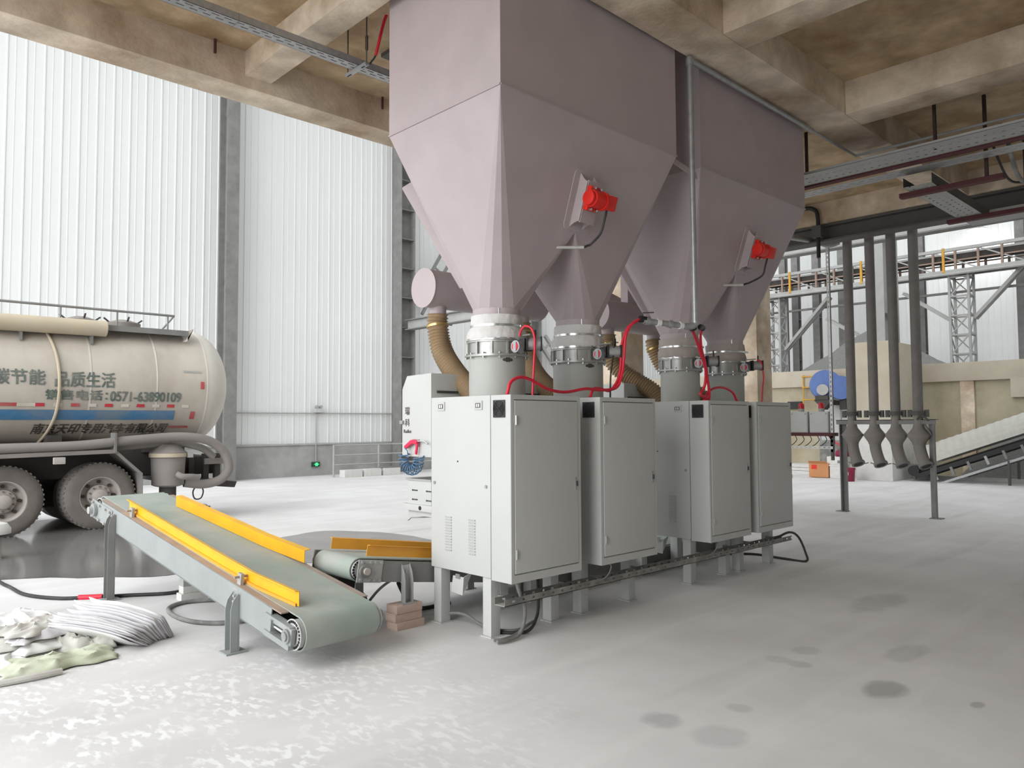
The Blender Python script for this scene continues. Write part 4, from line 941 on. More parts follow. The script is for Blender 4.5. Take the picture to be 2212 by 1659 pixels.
def tank_band(name, x0, x1, z0, z1, m_, off=.006):
    mb = MB(); nx = 8; nz = 4; vs = []
    for i in range(nx + 1):
        for j in range(nz + 1): vs.append(on_tank(x0 + (x1-x0)*i/nx, z0 + (z1-z0)*j/nz, off))
    return mb.add(vs, [(i*(nz+1)+j, (i+1)*(nz+1)+j, (i+1)*(nz+1)+j+1, i*(nz+1)+j+1) for i in range(nx) for j in range(nz)]).build(name, m_, tk, smooth=.5)
tank_text('碳节能', 2.13, 2.80, 2.20, 2.42, 'letter_grey')
tank_text('品质生活', 2.93, 3.76, 2.18, 2.41, 'letter_grey')
tank_text('销售电话：', 2.81, 3.66, 1.985, 2.135, 'letter_grey')
tank_text('0571-63890109', 3.70, 4.78, 1.975, 2.125, 'letter_grey')
tank_text('南京天印专用汽车有限公司', 2.70, 4.66, 1.475, 1.63, 'letter_dark', .25)
tank_band('blue_band', -1.0, 4.72, 1.685, 1.835, 'blue_stripe')
for k in range(14):
    x = 4.93 - k*.235; tank_band('reflector_strip', x - .118, x, 1.885, 1.935, 'mark_white' if k % 2 == 0 else 'mark_red', .007)
    tank_band('reflector_strip', x - .235, x - .118, 1.885, 1.935, 'mark_red' if k % 2 == 0 else 'mark_white', .007) if k > 8 else None
tank_band('reflector_mark', 5.10, 5.16, 2.20, 2.32, 'mark_red', .008); tank_band('reflector_mark', 4.98, 5.05, 1.70, 1.82, 'mark_red', .008); tank_band('reflector_mark', 4.82, 5.12, 2.47, 2.50, 'steel_light', .008); tank_band('reflector_mark', 4.68, 5.0, 1.55, 1.585, 'mark_red', .008)
# top gear
tb = MB().cyl((-2, 13.12, 3.10), (3.66, 13.12, 3.12), .125, 24).build('hose_tube', 'tan_tube', t)
for x in (2.5, 3.45): MB().box(x, x + .03, 13.1, 13.3, 2.86, 3.02).build('tube_bracket', 'steel_grey', tb)
wk = MB().box(-2, 4.95, 13.15, 13.55, 3.16, 3.19).build('walkway', 'steel_light', t); MB().box(3.66, 4.95, 13.13, 13.16, 3.10, 3.19).build('walkway_edge', 'steel_grey', wk); MB().prism([(4.95, 13.15, 3.02), (4.95, 13.15, 3.20), (5.05, 13.15, 3.24), (4.90, 13.15, 3.0)], (0, .3, 0)).build('walkway_end', 'tank_head', wk)
rl = MB().cyl((-2, 13.25, 3.44), (4.75, 13.25, 3.44), .02, 8).build('handrail', 'steel_grey', t)
for x in (1.0, 2.1, 3.05, 3.86, 4.65): MB().cyl((x, 13.25, 3.18), (x, 13.25, 3.44), .015, 8).build('post', 'steel_grey', rl)
MB().tube([(4.75, 13.25, 3.44), (4.80, 13.5, 3.42), (4.65, 13.6, 3.2)], .016, 8).build('rail_return', 'steel_grey', rl)
for x in (3.45, 4.1):
    hch = MB().lathe((x, TY - .2, 3.22), (0, 0, 1), [(0, .26), (.08, .27), (.10, .22), (.14, .10)], 24).build('hatch', 'truck_dust', t)
    for k in range(4): MB().cyl((x + .2*math.cos(k*1.57), TY - .2 + .2*math.sin(k*1.57), 3.3), (x + .3*math.cos(k*1.57), TY - .2 + .3*math.sin(k*1.57), 3.38), .015, 6).build('hatch_clamp', 'truck_dark', hch)
# strap hose down the tank side
P = [on_tank(x, z, .03) for x, z in ((2.86, 3.02), (2.92, 2.80), (2.965, 2.55), (2.985, 2.25), (2.985, 1.95), (2.96, 1.70), (2.90, 1.48), (2.85, 1.36))]
MB().tube(spline(P, 6), .022, 8).build('breather_hose', 'tan_tube', t)
# chassis
ch = MB().box(-3, 5.0, 13.35, 13.5, .78, 1.22).box(-3, 5.0, 14.4, 14.55, .78, 1.22).build('chassis_rail', 'truck_dark', t)
for x in (1.2, 2.9, 4.3): MB().box(x, x + .2, 13.2, 14.7, 1.15, 1.45).build('tank_saddle', 'truck_dark', ch)
MB().box(4.9, 5.55, 13.25, 14.7, .75, 1.05).build('rear_crossmember', 'truck_dark', ch)
MB().prism([(4.75, 13.05, .62), (5.76, 13.05, .50), (5.80, 13.05, .60), (4.75, 13.05, .75)], (0, 1.6, 0)).build('rear_bumper', 'truck_dark', t, bevel=.01)
for x in (5.0, 5.25, 5.45): MB().box(x, x + .09, 13.15, 13.25, .6, 1.1).build('bumper_strut', 'truck_dark', t)
MB().box(5.25, 5.62, 13.1, 13.14, .92, 1.02).build('tail_lamp_bar', 'truck_dust', t)
MB().tube(spline([(5.10, 13.02, .60), (5.02, 13.0, .48), (5.05, 13.0, .36), (5.15, 13.0, .36), (5.19, 13.0, .48), (5.14, 13.02, .60)], 8), .012, 6).build('tow_loop', 'truck_dark', t)
# big discharge hose
MB().tube(spline([(-1, 12.78, 1.24), (1, 12.78, 1.25), (2.2, 12.78, 1.27), (3.2, 12.78, 1.29), (4.0, 12.78, 1.36), (4.7, 12.78, 1.40), (5.15, 12.78, 1.34), (5.42, 12.80, 1.17), (5.54, 12.82, .95), (5.53, 12.84, .78), (5.40, 12.88, .65), (5.15, 12.92, .60), (4.85, 12.95, .64)], 8), .075, 16).build('discharge_hose', 'truck_dust', t, smooth=1.2)
MB().tube(spline([(2.2, 12.95, 1.20), (3.6, 12.95, 1.24), (4.6, 12.95, 1.30), (5.1, 12.95, 1.22), (5.35, 12.98, 1.05)], 8), .06, 12).build('discharge_hose', 'truck_dust', t, smooth=1.2)
MB().box(3.70, 3.73, 12.68, 12.9, 1.18, 1.48).build('hose_hook', 'steel_grey', t)
# filter canister
fc = MB().lathe((4.60, 12.98, .58), (0, 0, 1), [(0, .10), (.02, .20), (.04, .245), (.48, .265), (.49, .285), (.57, .285), (.585, .26), (.66, .19), (.70, .15)], 28).build('filter_canister', 'truck_dust', t)
MB().ring((4.60, 12.98, 1.075), (4.60, 12.98, 1.135), .28, .292, 28).build('clamp_ring', 'tan_tube', fc); MB().box(4.84, 4.92, 12.75, 12.86, 1.06, 1.15).build('ring_lug', 'steel_light', fc)
MB().tube(spline([(4.66, 12.74, .80), (4.72, 12.68, .76), (4.86, 12.68, .75), (5.0, 12.72, .73)], 6), .05, 12).build('outlet_bend', 'truck_dust', fc); MB().cyl((4.60, 12.98, .44), (4.60, 12.98, .60), .13, 16).build('sump', 'truck_dark', fc)
# mudguard
m = MB(); prof = [(-1.0, 1.06), (2.2, 1.19), (3.72, 1.22), (4.12, .84), (4.13, .50)]
vs = [(x, y, z) for y in (12.72, 13.35) for x, z in prof] + [(x, 12.72, z - .055) for x, z in prof]
n = len(prof); m.add(vs, [(i, i+1, n+i+1, n+i) for i in range(n-1)] + [(i, i+1, 2*n+i+1, 2*n+i) for i in range(n-1)])
mg = m.build('mudguard', 'truck_dust', t, smooth=0, solid=.012); MB().box(2.88, 3.03, 12.66, 12.74, 1.03, 1.13).build('marker_lamp', 'rim', mg, bevel=.01)
def wheel(x):
    yo = 12.92
    w = MB().lathe((x, yo + .30, .51), (0, -1, 0), [(0, .30), (.0, .42), (.02, .48), (.05, .505), (.10, .512), (.20, .512), (.26, .505), (.29, .47), (.305, .40), (.30, .30), (.27, .285), (.0, .285)], 56).build('tyre', 'tyre', t, smooth=.7)
    m = MB()
    for k in range(44):
        a = 2*PI*k/44; m.obox((x + .508*math.cos(a), yo + .15, .51 + .508*math.sin(a)), (math.cos(a), 0, math.sin(a)), (0, 1, 0), (-math.sin(a), 0, math.cos(a)), .018, .25, .03)
    m.build('tread_blocks', 'tyre', w)
    r_ = MB().lathe((x, yo + .05, .51), (0, -1, 0), [(-.1, .10), (-.08, .20), (-.06, .25), (.02, .27), (.045, .285), (.045, .295), (.03, .297), (-.12, .297)], 40).build('rim', 'rim', w)
    MB().lathe((x, yo + .12, .51), (0, -1, 0), [(0, .17), (.05, .165), (.06, .11), (.13, .10), (.15, .06)], 28).build('hub', 'rim', r_)
    for k in range(8): a = 2*PI*k/8; MB().cyl((x + .215*math.cos(a), yo + .13, .51 + .215*math.sin(a)), (x + .215*math.cos(a), yo + .085, .51 + .215*math.sin(a)), .026, 12).build('hand_hole', 'truck_dark', r_)
    m = MB()
    for k in range(10): a = 2*PI*k/10 + .3; m.cyl((x + .14*math.cos(a), yo + .08, .51 + .14*math.sin(a)), (x + .14*math.cos(a), yo + .045, .51 + .14*math.sin(a)), .014, 6)
    m.build('wheel_nuts', 'tyre', r_)
    MB().lathe((x, yo + .68, .51), (0, -1, 0), [(0, .30), (.0, .42), (.05, .505), (.26, .505), (.30, .42), (.30, .30)], 40).build('inner_tyre', 'tyre', t, smooth=.7)
for x in (3.58, 2.32, 1.06): wheel(x)
for x in (3.58, 2.32, 1.06): MB().lathe((x, 15.0, .51), (0, -1, 0), [(0, .30), (.0, .42), (.05, .505), (.60, .505), (.65, .42), (.65, .30)], 32).build('far_tyre', 'tyre', t, smooth=.7)
MB().box(.4, 4.2, 14.0, 14.3, .30, .8).build('brake_gear', 'truck_dark', t)
for x in (3.58, 2.32, 1.06): MB().cyl((x, 13.0, .51), (x, 15.0, .51), .09, 14).build('axle', 'truck_dark', t)
MB().box(.6, 4.1, 13.6, 14.4, .7, 1.0).build('suspension', 'truck_dark', t); MB().box(-2.8, 4.8, 13.5, 14.4, .75, 1.3).build('frame_core', 'truck_dark', t)

t = thing('dome_cap', 'white dusty dome cap on a dark plate at the left frame edge', 'machine part', (1.86, 11, 0))
MB().lathe((1.86, 11.0, .30), (0, 0, 1), [(0, .20), (.06, .20), (.12, .16), (.15, .06)], 24).build('dome', 'bucket_white', t); MB().box(1.2, 2.06, 10.85, 11.2, .27, .30).build('plate', 'truck_dark', t); MB().box(1.5, 1.95, 10.9, 11.1, 0, .27).build('stand', 'truck_dust', t)

# ================================================================== OVERHEAD TRAYS
def slotted(mb, y0, y1, x0, x1, z, rows, pitch, slot, th=.003, axis='x'):
    """plate with real slots: solid strips plus bridges; rows = list of (lo, hi) slot bands across the width"""
    def bx(a0, a1, b0, b1):
        if axis == 'x': mb.box(a0, a1, b0, b1, z, z + th)
        else: mb.box(b0, b1, a0, a1, z, z + th)
    prev = y0
    for k, (lo, hi) in enumerate(rows):
        bx(x0, x1, prev, lo); prev = hi; x = x0 + (pitch*.5 if k % 2 else 0); a = x0
        while x < x1:
            bx(a, min(x, x1), lo, hi); a = min(x + slot, x1); x += pitch
        if a < x1: bx(a, x1, lo, hi)
    bx(x0, x1, prev, y1)
    return mb
t = thing('ceiling_cable_tray', 'grey slotted cable tray hung under the slab left of the near hopper', 'cable tray', (2, 5.99, 4.9))
slotted(MB(), 5.93, 6.055, -.55, 4.6, 4.90, [(5.955, 5.968), (6.0, 6.013)], .105, .062).build('tray_base', 'galvanised', t)
for y in (5.93, 6.052): MB().box(-.55, 4.6, y, y + .003, 4.90, 4.965).build('tray_side', 'galvanised', t)
MB().box(2.60, 2.603, 5.928, 6.058, 4.897, 4.967).build('joint_plate', 'steel_grey', t)
for x in (.3, 3.74):
    b = MB().box(x, x + .04, 5.82, 6.16, 4.875, 4.897).build('hanger_channel', 'galvanised', t)
    m = MB()
    for y in (5.86, 6.09): m.box(x + .014, x + .026, y, y + .05, 4.872, 4.8755)
    m.build('hanger_slot', 'cabinet_dark', b)
    for y in (5.83, 6.15): MB().cyl((x + .02, y, 4.87), (x + .02, y, 5.40), .006, 6).build('hanger_rod', 'steel_dark', b)
air_hose('red cable dropping from the slab into the slotted ceiling tray', [(3.93, 5.74, 5.40), (3.91, 5.78, 5.30), (3.89, 5.84, 5.10), (3.885, 5.87, 5.02)], .014, 'red_hose', 'ceiling_cable', 'cable', None)
air_hose('dark tail of the red ceiling cable entering the tray', [(3.885, 5.87, 5.018), (3.87, 5.90, 4.98), (3.84, 5.96, 4.94), (3.7, 5.99, 4.925)], .009, 'black_rubber', 'ceiling_cable', 'cable', None)
t = thing('slab_opening_frame', 'dark steel opening frame in the slab beside the near hopper', 'frame', (3.9, 5.6, 5.36))
MB().box(3.85, 4.6, 5.45, 5.55, 5.33, 5.369).build('frame_bar', 'steel_dark', t); MB().box(4.3, 4.4, 5.55, 6.4, 5.33, 5.369).build('frame_bar', 'steel_dark', t)

t = thing('wide_cable_tray', 'perforated cable tray with dark red channel along its side, overhead at right', 'cable tray', (9.2, 0, 4.6))
slotted(MB(), 8.98, 9.42, -6, 4.55, 4.62, [(9.13, 9.150), (9.30, 9.320)], .085, .032, axis='y').build('tray_base', 'steel_light', t)
for x in (8.98, 9.417): MB().box(x, x + .003, -6, 4.55, 4.62, 4.65).build('tray_side', 'steel_light', t)
MB().box(9.43, 9.53, -6, 4.62, 4.60, 4.63).box(9.43, 9.44, -6, 4.62, 4.63, 4.69).build('red_channel', 'dark_red_steel', t)
slotted(MB(), 9.55, 9.80, -6, 4.75, 4.58, [(9.63, 9.64), (9.71, 9.72)], .12, .06, axis='y').build('lower_strip', 'galvanised', t)
for y in (2.75, -.2, -3): MB().box(9.18, 9.215, y, y + .03, 4.62, 5.37).build('hanger_post', 'hanger_dark', t)
for y in (4.4,): MB().box(9.5, 9.535, y - .03, y, 4.62, 5.37).build('hanger_post', 'hanger_dark', t)
t = thing('cross_cable_tray', 'short perforated tray crossing below the wide one on two red channels', 'cable tray', (10.8, 3.1, 4.4))
m = slotted(MB(), 2.98, 3.30, 9.75, 12.1, 4.42, [(3.05, 3.07), (3.13, 3.15), (3.22, 3.24)], .14, .035); m.build('tray_base', 'steel_light', t)
for y in (2.98, 3.297): MB().box(9.75, 12.1, y, y + .003, 4.42, 4.54).build('tray_side', 'steel_dark', t)
for x in (9.95, 11.75):
    c = MB().box(x, x + .10, 2.3, 3.42, 4.36, 4.415).build('red_channel', 'dark_red_steel', t)
    MB().box(x, x + .04, 2.45, 2.485, 4.42, 5.37).build('hanger_post', 'hanger_dark', c)
tr = thing('far_cable_tray', 'grey cable tray running overhead beyond the crossing tray', 'cable tray', (12.2, 0, 4.45))
MB().box(12.12, 12.5, -6, 3.3, 4.44, 4.445).build('tray_base', 'steel_light', tr)
for x in (12.12, 12.497): MB().box(x, x + .003, -6, 3.3, 4.44, 4.54).build('tray_side', 'steel_light', tr)
random.seed(21)
for k in range(7):
    y = 2.35 - k*.16; d = random.uniform(.25, .5); x = random.uniform(10.2, 10.6)
    air_hose('black cable drooping between the overhead trays, number %s from the crossing tray' % ('one', 'two', 'three', 'four', 'five', 'six', 'seven')[k], [(9.3, y, 4.74), (9.6, y, 4.78), (x, y + .03, 4.78 - d), (11.2, y, 4.75 - d*.6), (11.8, y, 4.62), (12.2, y, 4.47)], random.choice((.018, .024, .014)), random.choice(('black_rubber', 'cabinet_dark', 'grey_cable')), 'drooping_cable', 'cable', 'cables drooping between trays')

# ================================================================== RIGHT HAND HALL
t = thing('edge_girder', 'dark steel I-beam under the far edge of the concrete platform', 'beam', (13.05, 0, 4.7))
MB().box(12.9, 13.2, -8, 7.0, 4.96, 4.99).build('top_flange', 'steel_dark', t); MB().box(12.9, 13.2, -8, 7.0, 4.70, 4.73).build('bottom_flange', 'steel_dark', t); MB().box(13.03, 13.07, -8, 7.0, 4.73, 4.96).build('web', 'steel_dark', t)
t = thing('hall_girder', 'pale grey steel girder spanning behind the four down pipes', 'beam', (17, 1, 5.4))
MB().box(16.85, 17.15, -9, 12.5, 5.46, 5.49).build('bottom_flange', 'steel_grey', t); MB().box(16.98, 17.02, -9, 12.5, 5.49, 6.05).build('web', 'steel_light', t); MB().box(16.85, 17.15, -9, 12.5, 6.05, 6.08).build('top_flange', 'steel_grey', t)
for y in (9.5, 6.9, 4.3): MB().box(16.87, 16.98, y, y + .02, 5.49, 6.05).build('stiffener', 'steel_grey', t)
t = thing('tube_lamp', 'lit fluorescent tube hung below the platform edge', 'lamp', (15.5, 6.88, 5.66))
MB().cyl((15.5, 6.97, 5.66), (15.5, 6.78, 5.66), .025, 10).build('tube', 'lamp_glow', t); MB().box(15.46, 15.54, 6.76, 6.99, 5.69, 5.73).build('batten', 'steel_light', t); MB().cyl((15.5, 6.88, 5.73), (15.5, 6.88, 14.5), .01, 6).build('suspension', 'steel_dark', t)
# four discharge pipes and their stand
for k, y in enumerate((5.59, 5.21, 4.855, 4.50)):
    t = thing('discharge_pipe', 'grey vertical discharge pipe with bent spout, %s of four' % ('leftmost', 'second from left', 'second from right', 'rightmost')[k], 'pipe', (13.65, y, .8), 'four discharge pipes in the stand')
    MB().cyl((13.65, y, 1.70), (13.65, y, 6.3), .078, 20).build('riser', 'pipe_dust', t)
    c = MB().cyl((13.65, y, 1.69), (13.65, y, 1.76), .125, 20).build('coupling', 'steel_dark', t)
    for s in (-1, 1): MB().box(13.62, 13.68, y + s*.13 - .03, y + s*.13 + .03, 1.66, 1.78).build('clamp_ear', 'steel_dark', c)
    MB().lathe((13.65, y, 1.70), (0, 0, -1), [(0, .07), (.15, .075), (.22, .09), (.30, .15), (.33, .175), (.36, .175), (.40, .15), (.47, .105), (.50, .10)], 22).build('valve_cone', 'truck_dust', t)
    MB().cyl((13.63, y + .2, 1.355), (13.63, y - .22, 1.355), .014, 8).build('valve_rod', 'steel_dark', t)
    sp_ = MB().tube(spline([(13.65, y, 1.24), (13.64, y - .015, 1.12), (13.61, y - .06, .98), (13.57, y - .12, .86)], 6), [.105]*7 + [.105, .1, .085, .085, .085, .085, .085, .085, .085, .085, .085, .085][:12], 18).build('spout', 'truck_dust', t) if False else MB().tube(spline([(13.65, y, 1.24), (13.64, y - .015, 1.12), (13.61, y - .06, .98), (13.57, y - .12, .86)], 6), .092, 18).build('spout', 'truck_dust', t)
    d = Vector((-.04, -.06, -.12)).normalized(); q = Vector((13.57, y - .12, .86))
    MB().ring(q - d*.02, q + d*.015, .08, .112, 20).build('spout_rim', 'steel_grey', sp_); MB().cyl(q + d*.004, q + d*.006, .085, 20).build('spout_mouth', 'cabinet_dark', sp_)
    for s in (-1, 1): MB().cyl(q + Vector((0, s*.10, 0)), q + Vector((0, s*.17, .02)), .010, 6).build('spout_handle', 'steel_grey', sp_)
t = thing('pipe_stand', 'grey angle-steel stand holding the four discharge pipes', 'stand', (13.65, 5.05, 0))
for y, s in ((5.80, 1), (4.27, -1)):
    p = MB().box(13.61, 13.70, y - .008, y + .008, 0, 1.62).box(13.69, 13.705, *sorted((y, y - s*.09)), 0, 1.62).build('post', 'steel_grey', t); MB().box(13.57, 13.75, y - .09, y + .09, 0, .012).build('foot_plate', 'grey_cable', p)
MB().box(13.60, 13.61, 4.22, 5.85, 1.54, 1.62).box(13.60, 13.74, 4.22, 5.85, 1.61, 1.62).build('top_rail', 'steel_grey', t)
MB().bar((13.66, 4.27, 1.30), (13.66, 4.45, 1.60), .03, .03).build('corner_brace', 'steel_grey', t); MB().tube(spline([(13.6, 4.33, 1.6), (13.58, 4.42, 1.68), (13.58, 4.5, 1.62)], 5), .02, 6).build('lashing', 'steel_dark', t)
# slotted strut, box shelf, beacons
t = thing('slotted_strut', 'tall white slotted strut with a galvanised arm on top', 'strut', (13.6, 5.92, 1.1))
m = MB()
z = 1.05; m.box(13.58, 13.583, 5.895, 5.912, 1.05, 4.95).box(13.58, 13.583, 5.932, 5.95, 1.05, 4.95)
while z < 4.94: m.box(13.58, 13.583, 5.912, 5.932, z, z + .045); z += .085
m.build('slotted_face', 'bucket_white', t)
for y in (5.895, 5.947): MB().box(13.58, 13.62, y, y + .003, 1.05, 4.95).build('strut_side', 'steel_grey', t)
ar = MB().cyl((12.2, 6.0, 4.72), (13.6, 5.9, 4.82), .045, 14).build('arm', 'galvanised', t); MB().tube(spline([(13.6, 5.95, 4.95), (13.55, 6.0, 4.82), (13.55, 5.85, 4.76), (13.6, 5.7, 4.80)], 6), .04, 10).build('arm_elbow', 'galvanised', t)
t = thing('box_shelf', 'dark red steel shelf carrying the two alarm boxes', 'shelf', (13.65, 6.35, 0))
MB().box(13.55, 13.80, 5.90, 6.95, 1.33, 1.39).build('red_beam', 'dark_red_steel', t); MB().prism([(13.6, 5.90, 1.33), (13.6, 6.0, 1.33), (13.6, 5.90, 1.18)], (.05, 0, 0)).build('gusset', 'dark_red_steel', t)
m = MB().box(13.55, 13.555, 5.90, 6.95, 1.10, 1.115).box(13.55, 13.555, 5.90, 6.95, 1.135, 1.15); y = 5.90
while y < 6.94: m.box(13.55, 13.555, y, y + .05, 1.115, 1.135); y += .085
m.build('slotted_rail', 'bucket_white', t); MB().box(13.6, 13.68, 6.86, 6.94, 0, 1.33).build('post', 'steel_grey', t); MB().box(13.58, 13.62, 5.90, 5.95, .9, 1.33).build('drop_post', 'steel_dark', t)
for k in range(5):
    y = 6.05 + k*.14; MB().tube(spline([(13.58, y, 1.34), (13.56, y - .04, 1.26), (13.56, y + .03, 1.18), (13.57, y + .1, 1.145)], 5), .007, 6).build('loose_wire', 'cabinet_dark', t)
for k, (y0, y1, lab) in enumerate(((6.35, 6.70, 'left grey alarm box with a red beacon on the red shelf'), (5.965, 6.335, 'right grey alarm box with a red beacon on the red shelf'))):
    t = thing('alarm_box', lab, 'alarm box', (13.66, (y0+y1)/2, 1.39), 'alarm boxes on the red shelf')
    MB().box(13.57, 13.76, y0 + .01, y1 - .01, 1.391, 1.775).build('enclosure', 'box_paint', t, bevel=.008); MB().box(13.562, 13.572, y0 + .022, y1 - .022, 1.405, 1.76).build('lid', 'box_paint', t, bevel=.003)
    for y in (y0 + .05, y1 - .05): MB().cyl((13.563, y, 1.735), (13.557, y, 1.735), .010, 8).build('lid_screw', 'steel_grey', t)
    yc = (y0 + y1)/2 - .01
    bc = MB().cyl((13.66, yc, 1.775), (13.66, yc, 1.83), .055, 16).build('beacon_base', 'steel_light', t); MB().lathe((13.66, yc, 1.83), (0, 0, 1), [(0, .055), (.08, .052), (.105, .035), (.11, .01)], 16).build('beacon_lens', 'beacon_red', bc)
# pillar with heavy column
t = thing('concrete_pier', 'pale square concrete pier behind the discharge pipes', 'pier', (22.2, 8.1, 0))
MB().box(21.2, 23.1, 7.66, 8.60, 0, 1.55).build('base_block', 'dusty_block', t, bevel=.02); MB().box(21.22, 23.08, 7.68, 8.56, 1.55, 3.74).build('shaft', 'pillar_concrete', t, bevel=.02)
i_column('heavy_steel_column', 'massive steel column standing on the pale concrete pier', 22.05, 8.08, 3.74, 14.4, .44, 1.05, 'x', stiff=2.2, mt='steel_light')
# retaining wall
t = sroot('wall_retaining', (24.3, 5, 0))
MB().box(24.3, 24.6, -10, 20.5, 0, 2.75).build('wall_panel', 'wall_concrete', t); MB().box(24.15, 24.65, -10, 20.5, 2.72, 3.25).build('cap_beam', 'pillar_concrete', t, bevel=.02)
MB().box(24.12, 24.66, -10, 5.6, 2.22, 2.74).build('lower_beam', 'pillar_concrete', t, bevel=.02)
for y in (12.9, 10.6, 8.9, 6.5, 4.0, 1.5): MB().box(24.2, 24.32, y, y + .35, 0, 2.75).build('pilaster', 'ceiling_concrete', t)
MB().box(24.16, 24.31, 11.55, 12.0, 2.0, 2.25).build('beam_pocket', 'cabinet_dark', t)
t = thing('leaning_board', 'pale sheet board leaning on the retaining wall behind the blue blower', 'board', (24.0, 10.2, 0))
MB().box(24.0, 24.05, 9.4, 10.9, .9, 2.7).build('sheet', 'box_paint', t)
for y in (9.45, 10.15, 10.82): MB().box(23.97, 24.0, y, y + .04, 0, 2.7).build('stud', 'steel_light', t)
MB().box(23.95, 24.03, 10.05, 10.85, .15, 1.0).build('steel_locker', 'grey_cable', t)
# blue blower
t = thing('blue_blower', 'blue round blower with motor and dark triangular bracket', 'blower', (23.5, 10.3, 2.2))
bl = MB().cyl((23.15, 10.25, 2.72), (23.55, 10.45, 2.72), .46, 32).build('volute', 'blue_paint', t, bevel=.02); MB().cyl((23.3, 9.85, 2.62), (23.6, 10.0, 2.62), .36, 28).build('rear_shell', 'blue_paint', t)
MB().cyl((22.98, 10.28, 2.56), (23.2, 10.34, 2.56), .17, 20).build('motor', 'steel_light', bl); MB().box(22.95, 23.2, 10.1, 10.5, 2.24, 2.38).build('motor_foot', 'truck_dark', bl)
MB().prism([(22.95, 9.98, 2.25), (22.95, 10.55, 2.25), (22.95, 10.25, 1.95)], (.3, 0, 0)).build('bracket', 'truck_dark', t); MB().box(23.2, 24.2, 10.2, 10.32, 2.1, 2.24).build('bracket_arm', 'truck_dark', t); MB().box(23.4, 23.6, 9.75, 9.95, 1.95, 2.3).build('rear_bracket', 'truck_dark', t)
t = thing('wall_railing', 'thin orange railing fixed high on the retaining wall', 'railing', (24.1, 11.2, 2.2))
for z in (2.3, 2.7, 3.05): MB().cyl((24.08, 11.45, z), (24.08, 10.85, z), .02, 8).build('rail', 'yellow_post', t)
for y in (11.4, 10.9): MB().cyl((24.08, y, 2.0), (24.08, y, 3.1), .02, 8).build('post', 'yellow_post', t)
# odds and ends on the floor by the wall
t = thing('cardboard_box', 'brown cardboard box left of the pale pier', 'box', (21.5, 9.72, 0))
MB().box(21.3, 21.75, 9.42, 9.98, .012, .40).build('carton', 'cardboard', t, bevel=.01); MB().box(21.292, 21.30, 9.75, 9.9, .24, .36).build('red_print', 'red_paint', t); MB().prism([(21.3, 9.42, .40), (21.3, 9.98, .40), (21.2, 9.95, .47), (21.2, 9.45, .47)], (.004, 0, .004)).build('flap', 'cardboard', t)
for x, y, r, h, m_, lab, nm in ((20.55, 8.55, .17, .34, 'bucket_red', 'maroon paint bucket with a white M beside the pier', 'paint_bucket'), (21.9, 8.95, .2, .36, 'bucket_white', 'white paint bucket behind the maroon one', 'paint_bucket')):
    t = thing(nm, lab, 'bucket', (x, y, 0)); MB().lathe((x, y, 0), (0, 0, 1), [(0, r*.86), (.01, r*.88), (h*.9, r), (h*.92, r*1.05), (h, r*1.05)], 24).build('pail', m_, t); MB().cyl((x, y, h), (x, y, h + .02), r*1.06, 24).build('lid', m_, t)
    if m_ == 'bucket_red':
        vs, fs = text_mesh('M', -.10, .04, .17, .25, bold=.03); MB().add([(x - math.cos(math.asin(max(-1, min(1, (a)/r))))*r*1.0 - .004, y - a - .06 + .03, b) for a, b in vs], fs).build('lettering', 'bucket_white', t, smooth=0)
t = thing('white_crate', 'white crate standing right of the cardboard box', 'crate', (21.4, 9.2, 0)); MB().box(21.35, 21.75, 9.03, 9.40, 0, .34).build('crate_body', 'bucket_white', t, bevel=.01); MB().box(21.33, 21.77, 9.01, 9.42, .34, .37).build('crate_lid', 'bucket_white', t)
t = thing('white_carton', 'low white carton lying on top of the crate', 'box', (21.6, 9.0, .37)); MB().box(21.4, 21.75, 8.98, 9.5, .372, .60).build('carton', 'bucket_white', t, bevel=.008); MB().box(21.395, 21.405, 9.1, 9.2, .42, .5).build('grey_print', 'steel_grey', t)
t = thing('red_bag', 'dark red bundle resting on the white carton', 'bundle', (21.6, 9.0, .60)); MB().lathe((21.6, 9.15, .602), (0, 0, 1), [(0, .16), (.06, .19), (.16, .15), (.22, .05)], 16).build('bundle', 'bucket_red', t); MB().tube(spline([(21.55, 9.1, .8), (21.5, 9.2, .95), (21.55, 9.32, 1.0), (21.6, 9.4, .85)], 5), .02, 8).build('cord', 'red_hose', t)
tag(MB().box(20.6, 20.75, 10.2, 10.75, 0, .10).build('concrete_offcut', 'dusty_block', bevel=.01), 'pale concrete offcut lying left of the cardboard box', 'block')
t = thing('timber_stack', 'pale stacked boards against the retaining wall', 'boards', (22.8, 10.6, 0))
for k in range(3): MB().box(22.5, 23.2, 10.2 + .05*k, 11.3, .1*k, .1*k + .09).build('board', 'dusty_block', t)
o = MB().box(22.55, 22.75, 2.5, 7.62, 0, .11).build('kerb', 'grey_plinth', bevel=.01); tag(o, 'low concrete kerb in front of the sloping belt conveyor', 'kerb')
